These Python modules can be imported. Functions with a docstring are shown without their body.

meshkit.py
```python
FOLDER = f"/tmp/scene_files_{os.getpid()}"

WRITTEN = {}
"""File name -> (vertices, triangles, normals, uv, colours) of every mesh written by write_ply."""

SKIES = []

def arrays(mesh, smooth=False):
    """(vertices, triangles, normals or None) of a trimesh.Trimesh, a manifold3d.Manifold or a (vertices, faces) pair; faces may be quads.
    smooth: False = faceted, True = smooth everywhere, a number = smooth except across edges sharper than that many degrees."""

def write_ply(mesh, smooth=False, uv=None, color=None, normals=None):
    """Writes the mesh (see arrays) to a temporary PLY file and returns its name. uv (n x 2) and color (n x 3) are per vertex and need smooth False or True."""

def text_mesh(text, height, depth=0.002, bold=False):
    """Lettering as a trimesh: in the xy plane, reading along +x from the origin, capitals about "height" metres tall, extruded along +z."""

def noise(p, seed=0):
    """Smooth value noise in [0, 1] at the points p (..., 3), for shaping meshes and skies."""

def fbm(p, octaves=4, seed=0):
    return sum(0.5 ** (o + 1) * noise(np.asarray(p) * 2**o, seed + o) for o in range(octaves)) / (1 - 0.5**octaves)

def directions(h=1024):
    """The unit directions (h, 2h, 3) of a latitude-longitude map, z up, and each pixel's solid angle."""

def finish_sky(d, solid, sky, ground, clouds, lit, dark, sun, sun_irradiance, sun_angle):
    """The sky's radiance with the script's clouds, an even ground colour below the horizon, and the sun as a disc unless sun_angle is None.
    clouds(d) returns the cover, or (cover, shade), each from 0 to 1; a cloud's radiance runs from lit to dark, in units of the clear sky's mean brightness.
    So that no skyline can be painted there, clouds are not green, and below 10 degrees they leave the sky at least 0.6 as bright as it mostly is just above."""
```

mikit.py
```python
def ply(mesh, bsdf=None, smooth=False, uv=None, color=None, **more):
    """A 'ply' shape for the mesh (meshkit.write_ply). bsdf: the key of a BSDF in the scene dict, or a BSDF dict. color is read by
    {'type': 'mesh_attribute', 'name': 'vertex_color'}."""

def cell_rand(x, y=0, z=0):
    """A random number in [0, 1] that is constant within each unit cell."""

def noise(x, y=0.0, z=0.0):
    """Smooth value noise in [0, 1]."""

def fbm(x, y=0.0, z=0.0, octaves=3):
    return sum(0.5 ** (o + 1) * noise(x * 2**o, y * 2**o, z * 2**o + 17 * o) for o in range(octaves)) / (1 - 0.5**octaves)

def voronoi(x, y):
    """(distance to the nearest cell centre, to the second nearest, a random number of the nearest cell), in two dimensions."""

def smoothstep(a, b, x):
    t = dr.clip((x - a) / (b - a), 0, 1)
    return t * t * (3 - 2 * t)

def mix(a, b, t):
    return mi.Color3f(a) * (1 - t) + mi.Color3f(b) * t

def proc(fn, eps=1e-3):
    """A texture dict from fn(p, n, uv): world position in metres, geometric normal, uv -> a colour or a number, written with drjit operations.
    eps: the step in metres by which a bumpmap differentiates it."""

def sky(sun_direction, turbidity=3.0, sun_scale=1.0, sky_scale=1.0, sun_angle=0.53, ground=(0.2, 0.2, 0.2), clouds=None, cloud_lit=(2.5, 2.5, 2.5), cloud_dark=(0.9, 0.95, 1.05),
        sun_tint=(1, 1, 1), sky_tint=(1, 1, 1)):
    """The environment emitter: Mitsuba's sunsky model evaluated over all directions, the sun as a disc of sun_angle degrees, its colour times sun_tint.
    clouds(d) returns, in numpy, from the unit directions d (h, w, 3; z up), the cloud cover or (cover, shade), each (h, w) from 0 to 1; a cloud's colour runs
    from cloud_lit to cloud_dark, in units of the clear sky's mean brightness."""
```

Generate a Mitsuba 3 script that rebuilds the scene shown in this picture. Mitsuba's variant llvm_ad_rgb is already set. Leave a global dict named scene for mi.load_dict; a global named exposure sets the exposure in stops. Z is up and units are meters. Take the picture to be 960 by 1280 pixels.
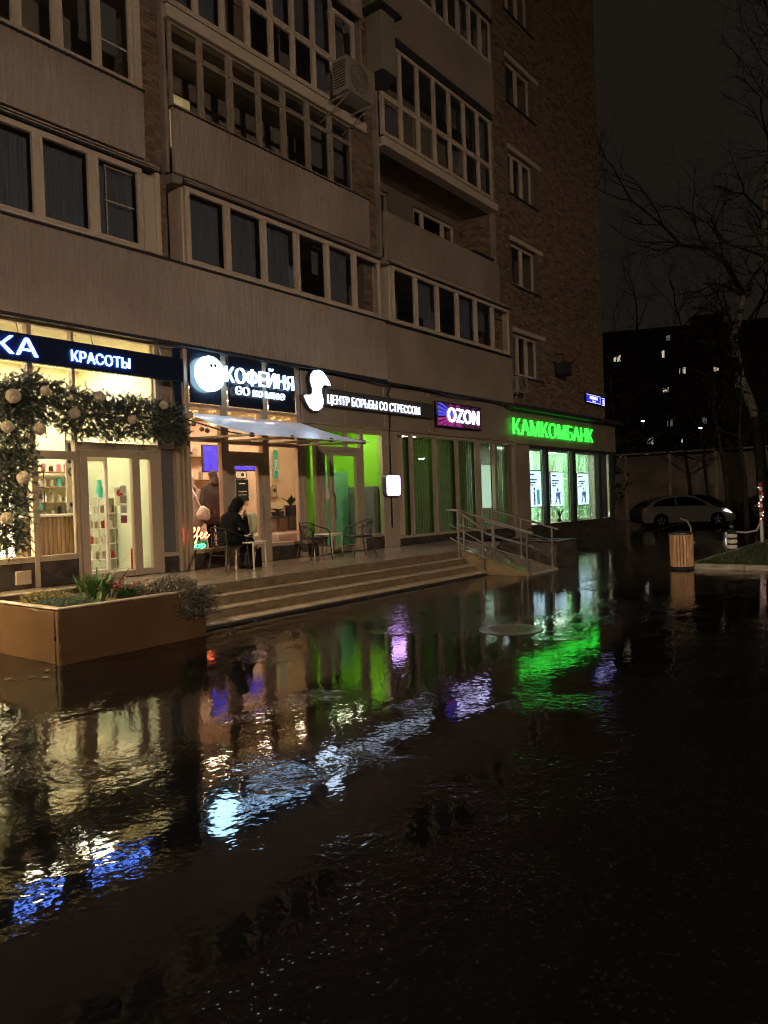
import math, random
import numpy as np, trimesh, manifold3d as m3
import mitsuba as mi, drjit as dr
import mikit, meshkit
from mikit import proc, noise, fbm, voronoi, cell_rand, smoothstep, mix
from shapely.geometry import Polygon, LineString, Point

T = mi.ScalarTransform4f
rnd = random.Random(7)
rng = np.random.default_rng(7)
scene, labels = {}, {}

# ------------------------------------------------------------------ camera, sky, exposure
# x runs along the facade (away from us to the right), y goes into the building, z is up, metres; the camera stands over (0, 0)
CAM = np.array([0, 0, 1.65])
_r, _p, _y = np.radians([-1.93, -0.79, 37.9])
_f = np.array([math.cos(_y) * math.cos(_p), math.sin(_y) * math.cos(_p), math.sin(_p)])
_s = np.array([math.sin(_y), -math.cos(_y), 0])
_u = np.cross(_s, _f)
UP = -math.sin(_r) * _s + math.cos(_r) * _u
scene['camera'] = {'type': 'perspective', 'fov': 55.12, 'fov_axis': 'x', 'near_clip': 0.05, 'far_clip': 1500.0,
                   'to_world': T().look_at(origin=CAM.tolist(), target=(CAM + _f).tolist(), up=UP.tolist())}
exposure = 0.0
scene['sky'] = mikit.sky((0.3, -0.5, 0.25), turbidity=3, sun_scale=0.0, sky_scale=0.125, clouds=lambda d: 1.0,
                         cloud_lit=(1.25, 1.0, 0.78), ground=(0.02, 0.02, 0.02))
scene['sky']['sampling_weight'] = 8.0


def emit(r, g, b, w=0.4):
    return {'type': 'area', 'radiance': {'type': 'rgb', 'value': [r, g, b]}, 'sampling_weight': w}


# ------------------------------------------------------------------ helpers
def num(base):
    if base not in used:
        used[base] = 0
        return base
    used[base] += 1
    return f'{base}_{used[base]:03d}'


used = {}


def thing(name, label, cat, group=None):
    k = num(name)
    labels[k] = {'label': label, 'category': cat}
    if group:
        labels[k]['group'] = group
    return k


def solo(name, label, cat, mesh, m, group=None, smooth=False, **kw):
    k = thing(name, label, cat, group)
    scene[k] = mikit.ply(mesh, m, smooth, **kw)
    return k


def structure(name, mesh=None, m=None, label=None, smooth=False, **kw):
    k = num(name)
    labels[k] = {'label': label or name.replace('_', ' '), 'category': name.split('_')[-1], 'kind': 'structure'}
    if mesh is not None:
        scene[k] = mikit.ply(mesh, m, smooth, **kw)
    return k


def part(parent, name, mesh, m, label=None, smooth=False, kind=None, **kw):
    k = num(parent + '__' + name)
    scene[k] = mikit.ply(mesh, m, smooth, **kw)
    if label or kind:
        labels[k] = {}
        if label:
            labels[k]['label'] = label
        if kind:
            labels[k]['kind'] = kind
    return k


def pieces(parent, name, ms, m, label=None, **kw):
    for q in ms:
        part(parent, name, q, m, label, **kw)


BF = np.array([[0, 2, 1], [0, 3, 2], [4, 5, 6], [4, 6, 7], [0, 1, 5], [0, 5, 4], [1, 2, 6], [1, 6, 5], [2, 3, 7], [2, 7, 6], [3, 0, 4], [3, 4, 7]])


def box(x0, x1, y0, y1, z0, z1):
    v = np.array([[x0, y0, z0], [x1, y0, z0], [x1, y1, z0], [x0, y1, z0], [x0, y0, z1], [x1, y0, z1], [x1, y1, z1], [x0, y1, z1]], float)
    return v, BF


def join(ms):
    V, F, n = [], [], 0
    for m in ms:
        v, f = (np.asarray(m.vertices), np.asarray(m.faces)) if hasattr(m, 'vertices') else m
        V.append(v)
        F.append(np.asarray(f) + n)
        n += len(v)
    return np.vstack(V), np.vstack(F)


def hull(pts):
    h = trimesh.Trimesh(np.asarray(pts, float), process=False).convex_hull
    return np.array(h.vertices), np.array(h.faces)


def cbox(x0, x1, y0, y1, z0, z1, c=0.008):
    p = []
    for x, sx in ((x0, 1), (x1, -1)):
        for y, sy in ((y0, 1), (y1, -1)):
            for z, sz in ((z0, 1), (z1, -1)):
                p += [(x + sx * c, y + sy * c, z), (x + sx * c, y, z + sz * c), (x, y + sy * c, z + sz * c)]
    return hull(p)


def move(m, R=None, t=(0, 0, 0)):
    v, f = (np.asarray(m.vertices), np.asarray(m.faces)) if hasattr(m, 'vertices') else m
    if R is not None:
        v = v @ np.asarray(R, float).T
    return v + np.asarray(t, float), f


def rotz(a):
    c, s = math.cos(a), math.sin(a)
    return np.array([[c, -s, 0], [s, c, 0], [0, 0, 1]])


def roty(a):
    c, s = math.cos(a), math.sin(a)
    return np.array([[c, 0, s], [0, 1, 0], [-s, 0, c]])


def rotx(a):
    c, s = math.cos(a), math.sin(a)
    return np.array([[1, 0, 0], [0, c, -s], [0, s, c]])


def tube(pts, rad, sides=8, closed=False):
    p = np.asarray(pts, float)
    n = len(p)
    rad = np.broadcast_to(np.asarray(rad, float), (n,))
    t = np.gradient(p, axis=0) if not closed else np.roll(p, -1, 0) - np.roll(p, 1, 0)
    t /= np.linalg.norm(t, axis=1, keepdims=True) + 1e-12
    ref = np.array([0, 0, 1.0]) if abs(t[0][2]) < 0.9 else np.array([1.0, 0, 0])
    a = np.zeros_like(p)
    for i in range(n):
        ref = ref - t[i] * (ref @ t[i])
        ref /= np.linalg.norm(ref) + 1e-12
        a[i] = ref
    b = np.cross(t, a)
    ang = np.arange(sides) * 2 * np.pi / sides
    v = p[:, None] + rad[:, None, None] * (np.cos(ang)[None, :, None] * a[:, None] + np.sin(ang)[None, :, None] * b[:, None])
    v = v.reshape(-1, 3)
    f = []
    for i in range(n if closed else n - 1):
        i2 = (i + 1) % n
        for j in range(sides):
            j2 = (j + 1) % sides
            q = i * sides + j, i * sides + j2, i2 * sides + j2, i2 * sides + j
            f += [(q[0], q[1], q[2]), (q[0], q[2], q[3])]
    if not closed:
        c0, c1 = len(v), len(v) + 1
        v = np.vstack([v, p[0], p[-1]])
        for j in range(sides):
            j2 = (j + 1) % sides
            f += [(c0, j2, j), (c1, (n - 1) * sides + j, (n - 1) * sides + j2)]
    return v, np.array(f)


def lathe(prof, at=(0, 0, 0), seg=24):
    pr = np.asarray(prof, float)
    ang = np.arange(seg) * 2 * np.pi / seg
    v = np.stack([pr[:, 0][:, None] * np.cos(ang), pr[:, 0][:, None] * np.sin(ang), np.broadcast_to(pr[:, 1][:, None], (len(pr), seg))], -1).reshape(-1, 3)
    f = []
    for i in range(len(pr) - 1):
        for j in range(seg):
            j2 = (j + 1) % seg
            f += [(i * seg + j, i * seg + j2, (i + 1) * seg + j2), (i * seg + j, (i + 1) * seg + j2, (i + 1) * seg + j)]
    return v + np.asarray(at, float), np.array(f)


def sphere(c, r, sub=2, sc=(1, 1, 1)):
    s = trimesh.creation.icosphere(sub, 1.0)
    return np.array(s.vertices) * np.asarray(sc) * r + np.asarray(c, float), np.array(s.faces)


def quad(x0, x1, y, z0, z1):
    """an upright sheet that faces -y"""
    return np.array([[x0, y, z0], [x1, y, z0], [x1, y, z1], [x0, y, z1]], float), np.array([[0, 1, 2], [0, 2, 3]])


def prism_xz(poly, y0, y1):
    """a polygon in (x, z) with thickness from y0 (front) to y1"""
    m = trimesh.creation.extrude_polygon(poly, abs(y1 - y0), engine='earcut')
    v = np.asarray(m.vertices)
    return np.stack([v[:, 0], y1 - v[:, 2], v[:, 1]], 1), np.asarray(m.faces)


def prism_xy(poly, z0, z1):
    m = trimesh.creation.extrude_polygon(poly, z1 - z0, engine='earcut')
    return np.asarray(m.vertices) + [0, 0, z0], np.asarray(m.faces)


def words(text, x0, x1, z, h, y, depth=0.03, bold=False, fat=0):
    """raised lettering on an upright face that looks to -y; its front is at y - depth"""
    m = meshkit.text_mesh(text, 1.0, 1.0, bold)
    v = np.asarray(m.vertices).copy()
    lo, hi = v[:, 0].min(), v[:, 0].max()
    X = x0 + (v[:, 0] - lo) / (hi - lo) * (x1 - x0)
    return np.stack([X, y - v[:, 2] * depth, z + v[:, 1] * h], 1), np.asarray(m.faces)


def hulls(balls_list):
    """union of hulls of spheres: each entry is a list of (point, radius)"""
    out = None
    for balls in balls_list:
        h = m3.Manifold.batch_hull([m3.Manifold.sphere(r, 16).translate(list(map(float, p))) for p, r in balls])
        out = h if out is None else out + h
    return out


def soft(man, step=0.03, it=8):
    m = man.refine_to_length(step).to_mesh()
    t = trimesh.Trimesh(m.vert_properties[:, :3], m.tri_verts, process=True)
    trimesh.smoothing.filter_taubin(t, iterations=it)
    return np.array(t.vertices), np.array(t.faces)


# ------------------------------------------------------------------ materials
def mat(name, d):
    scene[name] = d
    return name


def rgb(*c):
    return {'type': 'rgb', 'value': list(c)}


def pr(name, c, rough=0.6, metallic=0.0, spec=0.5, two=False, **kw):
    d = {'type': 'principled', 'base_color': c if isinstance(c, dict) else rgb(*c), 'roughness': rough, 'metallic': metallic, 'specular': spec, **kw}
    return mat(name, {'type': 'twosided', 'b': d} if two else d)


def grain(a, b, sx, sy, sz, octv=3):
    return proc(lambda p, n, uv: mix(a, b, smoothstep(0.25, 0.75, fbm(p.x * sx, p.y * sy, p.z * sz, octv))))


# wet asphalt: smooth water where it stands in hollows, coarse wet stone elsewhere
def standing_water(p):
    big = fbm(p.x * 0.45 + 3.1, p.y * 0.85 + 1.7, 0.0, 4)
    crumb = fbm(p.x * 2.6, p.y * 2.6, 5.0, 3)
    left = smoothstep(2.7, 1.9, p.x - 0.25 * (p.y - 2.0))            # the hollow on the left, in front of the planter
    foot = smoothstep(3.7, 4.8, p.y - 0.06 * p.x)                     # the gutter along the steps
    lee = smoothstep(5.0, 6.6, p.x)                                   # the low ground towards the road
    m = big - 0.045 + 0.55 * (crumb - 0.5) + 0.25 * dr.maximum(left, dr.maximum(foot, lee))
    return smoothstep(0.48, 0.66, m)


def stones(p):
    """single stones of the asphalt that stand out of the water film: uneven in size, gathered in patches"""
    f1, f2, w = voronoi(p.x * 41.0 + 2.0 * noise(p.x * 9.0, p.y * 9.0), p.y * 41.0)
    patch = smoothstep(0.50, 0.66, fbm(p.x * 2.1, p.y * 2.1, 7.0, 3))
    return smoothstep(0.20 + 0.30 * w, 0.0, f1) * dr.select(w > 0.90 - 0.24 * patch, w, 0.0)


def asphalt_height(p, n, uv):
    w = standing_water(p)
    swell = (fbm(p.x * 1.3, p.y * 1.3, 2.0, 3) - 0.5) * 0.012
    ripple = (fbm(p.x * 7.0, p.y * 7.0, 9.0, 4) - 0.5) * 0.0007
    d, _, k = voronoi(p.x * 3.2, p.y * 3.2)
    rings = dr.sin(d * 62.0 - k * 6.3) * smoothstep(0.30, 0.03, d) * dr.select(k > 0.84, 0.00014, 0.0)
    g = noise(p.x * 23.0, p.y * 23.0, 1.0) + 0.5 * noise(p.x * 47.0, p.y * 47.0, 4.0)
    rough = stones(p) * 0.0012 + (g - 0.75) * 0.0021
    return swell * (1 - 0.8 * w) + (ripple + rings + (g - 0.75) * 0.00036) * w + rough * (1 - w)


def asphalt_rough(p, n, uv):
    w = standing_water(p)
    return 0.10 - 0.065 * w


def asphalt_color(p, n, uv):
    w = standing_water(p)
    s = stones(p)
    return mix((0.002, 0.002, 0.0022), (0.008, 0.0076, 0.0072), s * (1 - w))


mat('wet_asphalt', {'type': 'bumpmap', 'arbitrary': proc(asphalt_height, 0.002), 'scale': 1.0,
                    'bsdf': {'type': 'principled', 'base_color': proc(asphalt_color), 'roughness': proc(asphalt_rough), 'specular': 0.36}})

def weathered(a, b, streak):
    """sheet cladding: blotches, dried run-off streaks of rain and rust, darker where dirt stuck"""
    def fn(p, n, uv):
        blot = smoothstep(0.25, 0.75, fbm(p.x * 0.9, p.y * 0.9, p.z * 0.5, 4))
        run = smoothstep(0.55, 0.80, fbm(p.x * 9.0, p.y, p.z * 0.55, 4))
        speck = smoothstep(0.66, 0.76, fbm(p.x * 14.0, p.y, p.z * 14.0, 3))
        return mix(mix(a, b, blot), streak, dr.minimum(0.14 * run + 0.16 * speck, 0.8))
    return proc(fn)


pr('planter_wall', weathered((0.062, 0.034, 0.015), (0.098, 0.056, 0.027), (0.035, 0.021, 0.012)), 0.38)
pr('panel_sheet', weathered((0.33, 0.265, 0.215), (0.44, 0.36, 0.295), (0.20, 0.14, 0.10)), 0.55)
pr('panel_smooth', weathered((0.30, 0.245, 0.185), (0.39, 0.32, 0.245), (0.20, 0.155, 0.11)), 0.75)
pr('mortar', (0.16, 0.13, 0.105), 0.95)
mat('brick', {'type': 'principled', 'base_color': {'type': 'mesh_attribute', 'name': 'vertex_color'}, 'roughness': 0.85, 'specular': 0.3})
pr('brick_plain', (0.23, 0.155, 0.10), 0.85)
pr('concrete', grain((0.26, 0.22, 0.18), (0.36, 0.31, 0.25), 3, 3, 3), 0.8)
pr('dark_metal', (0.035, 0.035, 0.038), 0.45)
pr('window_frame', (0.60, 0.50, 0.39), 0.45)
pr('old_frame', (0.33, 0.27, 0.20), 0.6)
pr('shop_frame', (0.40, 0.315, 0.225), 0.4)
pr('pane_tint_wall', (0.20, 0.23, 0.29), 0.9)  # blue cast of the reflecting panes put into the wall colour
pr('loggia_wall', (0.20, 0.165, 0.125), 0.85)
pr('net_curtain', (0.10, 0.115, 0.15), 0.9, two=True)  # dark bluish curtains added so the panes look like dark reflecting glass
pr('blind', (0.13, 0.13, 0.13), 0.8)
pr('plinth_stone', grain((0.035, 0.028, 0.024), (0.07, 0.055, 0.045), 6, 6, 6), 0.3)
pr('fascia_panel', grain((0.27, 0.215, 0.155), (0.33, 0.265, 0.195), 1.2, 1.2, 1.2), 0.42)
pr('floor_tile', grain((0.15, 0.125, 0.10), (0.23, 0.19, 0.15), 9, 9, 9), 0.09)
pr('step_tile', grain((0.125, 0.09, 0.048), (0.19, 0.138, 0.075), 7, 7, 12, 4), 0.45)
pr('step_tread', grain((0.26, 0.215, 0.155), (0.38, 0.32, 0.24), 8, 8, 8), 0.16)

pr('soil', grain((0.018, 0.013, 0.009), (0.06, 0.042, 0.03), 22, 22, 22), 0.95)
pr('steel', (0.52, 0.52, 0.52), 0.30, metallic=1.0)
pr('black_metal', (0.02, 0.02, 0.022), 0.4)
pr('white_paint', (0.72, 0.68, 0.60), 0.4)
pr('black_cloth', (0.007, 0.007, 0.009), 0.85, spec=0.1)
pr('skin', (0.48, 0.29, 0.20), 0.55)
pr('brown_cloth', (0.075, 0.055, 0.055), 0.9, spec=0.1)
pr('grey_cloth', (0.30, 0.24, 0.21), 0.9, spec=0.1)
pr('pale_bag', (0.55, 0.50, 0.45), 0.7)
pr('sign_black', (0.012, 0.014, 0.022), 0.22)
pr('sign_navy', (0.010, 0.016, 0.040), 0.3)
pr('sign_grey', (0.075, 0.068, 0.062), 0.4)
pr('letter_face', (0.8, 0.8, 0.8), 0.5)
pr('lamp_face', (0.8, 0.8, 0.8), 0.5, two=True)
pr('screen_face', (0.03, 0.03, 0.035), 0.25)
pr('cream_wall', (0.84, 0.77, 0.55), 0.8)
pr('sage_wall', (0.42, 0.46, 0.33), 0.7)
pr('pink_wall', (0.80, 0.60, 0.46), 0.8)
pr('white_wall', (0.78, 0.74, 0.64), 0.8)
pr('lime_wall', (0.26, 0.58, 0.03), 0.7)
pr('teal_panel', (0.15, 0.40, 0.24), 0.5)
mat('green_blind', {'type': 'principledthin', 'base_color': rgb(0.24, 0.36, 0.13), 'roughness': 0.8, 'diff_trans': 1.2})
mat('bank_blind', {'type': 'principledthin', 'base_color': rgb(0.56, 0.74, 0.50), 'roughness': 0.8, 'diff_trans': 1.0})
pr('wood_panel', grain((0.24, 0.15, 0.075), (0.40, 0.27, 0.14), 25, 25, 1.2), 0.5)
pr('wood_slat', grain((0.36, 0.20, 0.095), (0.58, 0.36, 0.19), 30, 30, 2.5), 0.45)
pr('picture_teal', (0.05, 0.36, 0.27), 0.6)
pr('sofa_green', (0.20, 0.24, 0.17), 0.8)
pr('leaf', (0.045, 0.10, 0.025), 0.5, two=True)
pr('leaf_dark', (0.025, 0.05, 0.022), 0.55, two=True)
pr('leaf_yellow', (0.22, 0.19, 0.05), 0.55, two=True)
pr('leaf_wet', (0.05, 0.035, 0.014), 0.35, two=True)
pr('leaf_grey', (0.15, 0.145, 0.11), 0.75, two=True)
pr('petal', (0.42, 0.12, 0.16), 0.6, two=True)
pr('fir', (0.062, 0.080, 0.058), 0.5, two=True)
pr('paper', (0.42, 0.36, 0.27), 0.8, two=True)
pr('bark', grain((0.020, 0.016, 0.012), (0.05, 0.042, 0.033), 6, 6, 2), 0.9)
pr('birch_bark', proc(lambda p, n, uv: mix((0.26, 0.235, 0.20), (0.03, 0.027, 0.024), smoothstep(0.53, 0.62, fbm(p.x * 2.5, p.y * 2.5, p.z * 6.0, 4)))), 0.8)
pr('grass_blade', (0.030, 0.055, 0.014), 0.6, two=True)
pr('curb_stone', grain((0.20, 0.17, 0.14), (0.32, 0.28, 0.23), 8, 8, 8), 0.5)
pr('iron', (0.05, 0.05, 0.05), 0.22, spec=0.8)
pr('fence_concrete', grain((0.15, 0.125, 0.095), (0.25, 0.21, 0.165), 0.6, 0.6, 0.8, 4), 0.9)
pr('far_wall', (0.07, 0.075, 0.085), 0.9)
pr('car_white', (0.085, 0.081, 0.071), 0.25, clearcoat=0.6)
pr('car_black', (0.015, 0.015, 0.018), 0.2, clearcoat=0.8)
pr('car_glass', (0.01, 0.012, 0.014), 0.05)
pr('rubber', (0.012, 0.012, 0.012), 0.8)
pr('red_paint', (0.35, 0.02, 0.025), 0.35)
pr('bauble', (0.06, 0.05, 0.05), 0.2)
pr('lace', (0.75, 0.60, 0.35), 0.8, two=True)
pr('plastic_grey', (0.30, 0.26, 0.20), 0.5)
mat('glass', {'type': 'thindielectric', 'int_ior': 1.5})
mat('awning_glass', {'type': 'twosided', 'b': {'type': 'principled', 'base_color': grain((0.62, 0.70, 0.84), (0.82, 0.87, 0.95), 30, 30, 30), 'roughness': 0.3, 'specular': 0.6}})


# ------------------------------------------------------------------ ground
gx = np.concatenate([np.linspace(-60, -6, 10), np.linspace(-4, 30, 35), np.linspace(35, 260, 24)])
gy = np.concatenate([np.linspace(-90, -8, 10), np.linspace(-6, 30, 37), np.linspace(35, 220, 20)])
GX, GY = np.meshgrid(gx, gy)
gv = np.stack([GX.ravel(), GY.ravel(), GX.ravel() * 0], 1)
gi = np.arange(len(gv)).reshape(GX.shape)
gf = np.stack([gi[:-1, :-1], gi[:-1, 1:], gi[1:, 1:], gi[1:, :-1]], -1).reshape(-1, 4)
structure('ground', (gv, gf), 'wet_asphalt', 'wet black asphalt with standing water')

# ------------------------------------------------------------------ apartment building
S, P, B = 11.2, 11.05, 11.3     # planes: shopfront glass, balcony panels, brickwork
BLD = thing('apartment_building', 'tall beige brick apartment building with glazed balconies above lit shops', 'building')
ROWZ = [6.15 + 2.97 * i for i in range(7)]        # sill heights of the balcony storeys (first is the lowest row)
TOP = 27.2


def lay_bricks(x0, x1, z0, z1, y, holes=(), bw=0.25, bh=0.066, j=0.011, depth=0.02):
    """stretcher bond on an upright face at y: returns centres and sizes of the bricks (proud of a mortar bed behind)"""
    out, row, z = [], 0, z0
    while z + bh <= z1 + 1e-6:
        x = x0 - (bw / 2 if row % 2 else 0)
        while x < x1:
            a, b = max(x, x0), min(x + bw, x1)
            if b - a > 0.04 and not any(a < h[1] and b > h[0] and z < h[3] and z + bh > h[2] for h in holes):
                out.append((a + j / 2, b - j / 2, z + j / 2, z + bh + 0.011 - j / 2))
            x += bw
        z += bh + 0.011
        row += 1
    return out


def brick_mesh(rects, y, depth=0.02):
    V, F, C = [], [], []
    for i, (a, b, c, d) in enumerate(rects):
        pr_ = rng.uniform(-0.003, 0.003)
        v, f = box(a, b, y - pr_, y + depth, c, d)
        v[:4, 2] += rng.uniform(-0.0015, 0.0015)
        V.append(v)
        F.append(f + 8 * i)
        t = rng.uniform(0, 1)
        base = np.array([0.20, 0.14, 0.092]) * (1 - t) + np.array([0.31, 0.22, 0.145]) * t
        if rng.random() < 0.12:
            base = base * 0.6
        C.append(np.tile(base * rng.uniform(0.85, 1.1), (8, 1)))
    return (np.vstack(V), np.vstack(F)), np.vstack(C)


# brick pilasters between the balcony stacks
for (x0, x1, za, zb) in ((7.78, 8.36, 6.18, 10.7), (14.02, 14.64, 6.18, 10.7)):
    pil = part(BLD, 'brick_pilaster', box(x0, x1, B + 0.012, B + 1.2, 4.7, TOP), 'mortar')
    near = lay_bricks(x0, x1, za, zb, B)
    for r_ in near:
        m_, c_ = brick_mesh([r_], B)
        part(pil, 'brick', m_, 'brick', color=c_)
    m_, c_ = brick_mesh(lay_bricks(x0, x1, zb + 0.03, TOP, B), B)
    part(pil, 'upper_brick', m_, 'brick', kind='stuff', color=c_)

# brick wall on the right with its windows
BW = [(21.72, 23.53, 2.97 * i + 5.66, 2.97 * i + 7.05) for i in range(7)]
rects = lay_bricks(20.5, 29.45, 4.62, TOP, B, [(a - 0.02, b + 0.02, c - 0.02, d + 0.02) for a, b, c, d in BW])
wall = [box(20.5, 21.72, B + 0.012, 12.6, 4.6, TOP), box(23.53, 29.44, B + 0.012, 12.6, 4.6, TOP)]
zz = 4.6
for a, b, c, d in BW:
    wall.append(box(a, b, B + 0.012, 12.6, zz, c))
    zz = d
wall.append(box(21.72, 23.53, B + 0.012, 12.6, zz, TOP))
bwall = part(BLD, 'brick_wall', join(wall), 'mortar')
m_, c_ = brick_mesh(rects, B)
part(bwall, 'brick', m_, 'brick', kind='stuff', color=c_)
# end wall of the building and the mass behind
part(BLD, 'end_wall', box(29.35, 29.45, 12.6, 24.0, 0, TOP), 'brick_plain')
part(BLD, 'rear_wall', box(-4, 29.35, 23.9, 24.1, 0, TOP), 'brick_plain')
part(BLD, 'roof', box(-4.1, 29.6, 11.0, 24.2, TOP, TOP + 0.3), 'concrete')
part(BLD, 'left_end_wall', box(-4.1, -3.95, 11.3, 24, 4.7, TOP), 'brick_plain')


def frame_bars(x0, x1, z0, z1, y, w, d):
    return [cbox(x0, x1, y, y + d, z0, z0 + w, 0.006), cbox(x0, x1, y, y + d, z1 - w, z1, 0.006),
            cbox(x0, x0 + w, y + 0.001, y + d - 0.001, z0 + w, z1 - w, 0.006), cbox(x1 - w, x1, y + 0.001, y + d - 0.001, z0 + w, z1 - w, 0.006)]


def window(parent, cells, y, m, w=0.044, d=0.07, outer=0.06, name='window', glass='glass', label=None, bars=(), curtain=0.0):
    """cells: (x0, x1, z0, z1) of each sash; each has its own frame, and a pane of its own"""
    xs0, xs1 = min(c[0] for c in cells), max(c[1] for c in cells)
    zs0, zs1 = min(c[2] for c in cells), max(c[3] for c in cells)
    ms = []
    if outer:
        ms += [cbox(xs0 - outer, xs1 + outer, y + 0.012, y + d + 0.03, zs0 - outer, zs0 + 0.012, 0.005),
               cbox(xs0 - outer, xs1 + outer, y + 0.012, y + d + 0.03, zs1 - 0.012, zs1 + outer, 0.005),
               cbox(xs0 - outer, xs0 + 0.012, y + 0.014, y + d + 0.028, zs0 + 0.012, zs1 - 0.012, 0.005),
               cbox(xs1 - 0.012, xs1 + outer, y + 0.014, y + d + 0.028, zs0 + 0.012, zs1 - 0.012, 0.005)]
        for c in cells:                       # posts between the sashes
            nxt = [k for k in cells if abs(k[0] - c[1]) < 0.3 and k[0] > c[1] and abs(k[2] - c[2]) < 0.05]
            for k in nxt:
                ms.append(cbox(c[1] - 0.012, k[0] + 0.012, y + 0.016, y + d + 0.026, c[2], c[3], 0.004))
            up = [k for k in cells if abs(k[2] - c[3]) < 0.3 and k[2] > c[3] and abs(k[0] - c[0]) < 0.05]
            for k in up:
                ms.append(cbox(c[0] - 0.03, c[1] + 0.03, y + 0.018, y + d + 0.024, c[3] - 0.012, k[2] + 0.012, 0.004))
    for c in cells:
        ms += frame_bars(c[0], c[1], c[2], c[3], y, w, d)
    for b in bars:
        ms.append(b)
    k = part(parent, name, join(ms), m, label)
    for c in cells:
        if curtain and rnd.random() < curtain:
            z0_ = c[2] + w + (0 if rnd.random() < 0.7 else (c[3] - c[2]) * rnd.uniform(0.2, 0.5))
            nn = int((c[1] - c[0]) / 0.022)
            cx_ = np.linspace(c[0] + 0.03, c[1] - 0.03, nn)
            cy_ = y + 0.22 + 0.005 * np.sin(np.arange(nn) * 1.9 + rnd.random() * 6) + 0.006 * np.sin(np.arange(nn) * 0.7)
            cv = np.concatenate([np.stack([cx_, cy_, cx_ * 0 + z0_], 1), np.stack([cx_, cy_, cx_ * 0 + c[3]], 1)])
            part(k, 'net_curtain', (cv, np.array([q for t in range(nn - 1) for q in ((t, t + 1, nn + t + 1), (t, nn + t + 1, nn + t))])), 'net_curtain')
        part(k, 'pane', quad(c[0] + w - 0.004, c[1] - w + 0.004, y + d * 0.6, c[2] + w - 0.004, c[3] - w + 0.004), glass)
    return k


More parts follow.
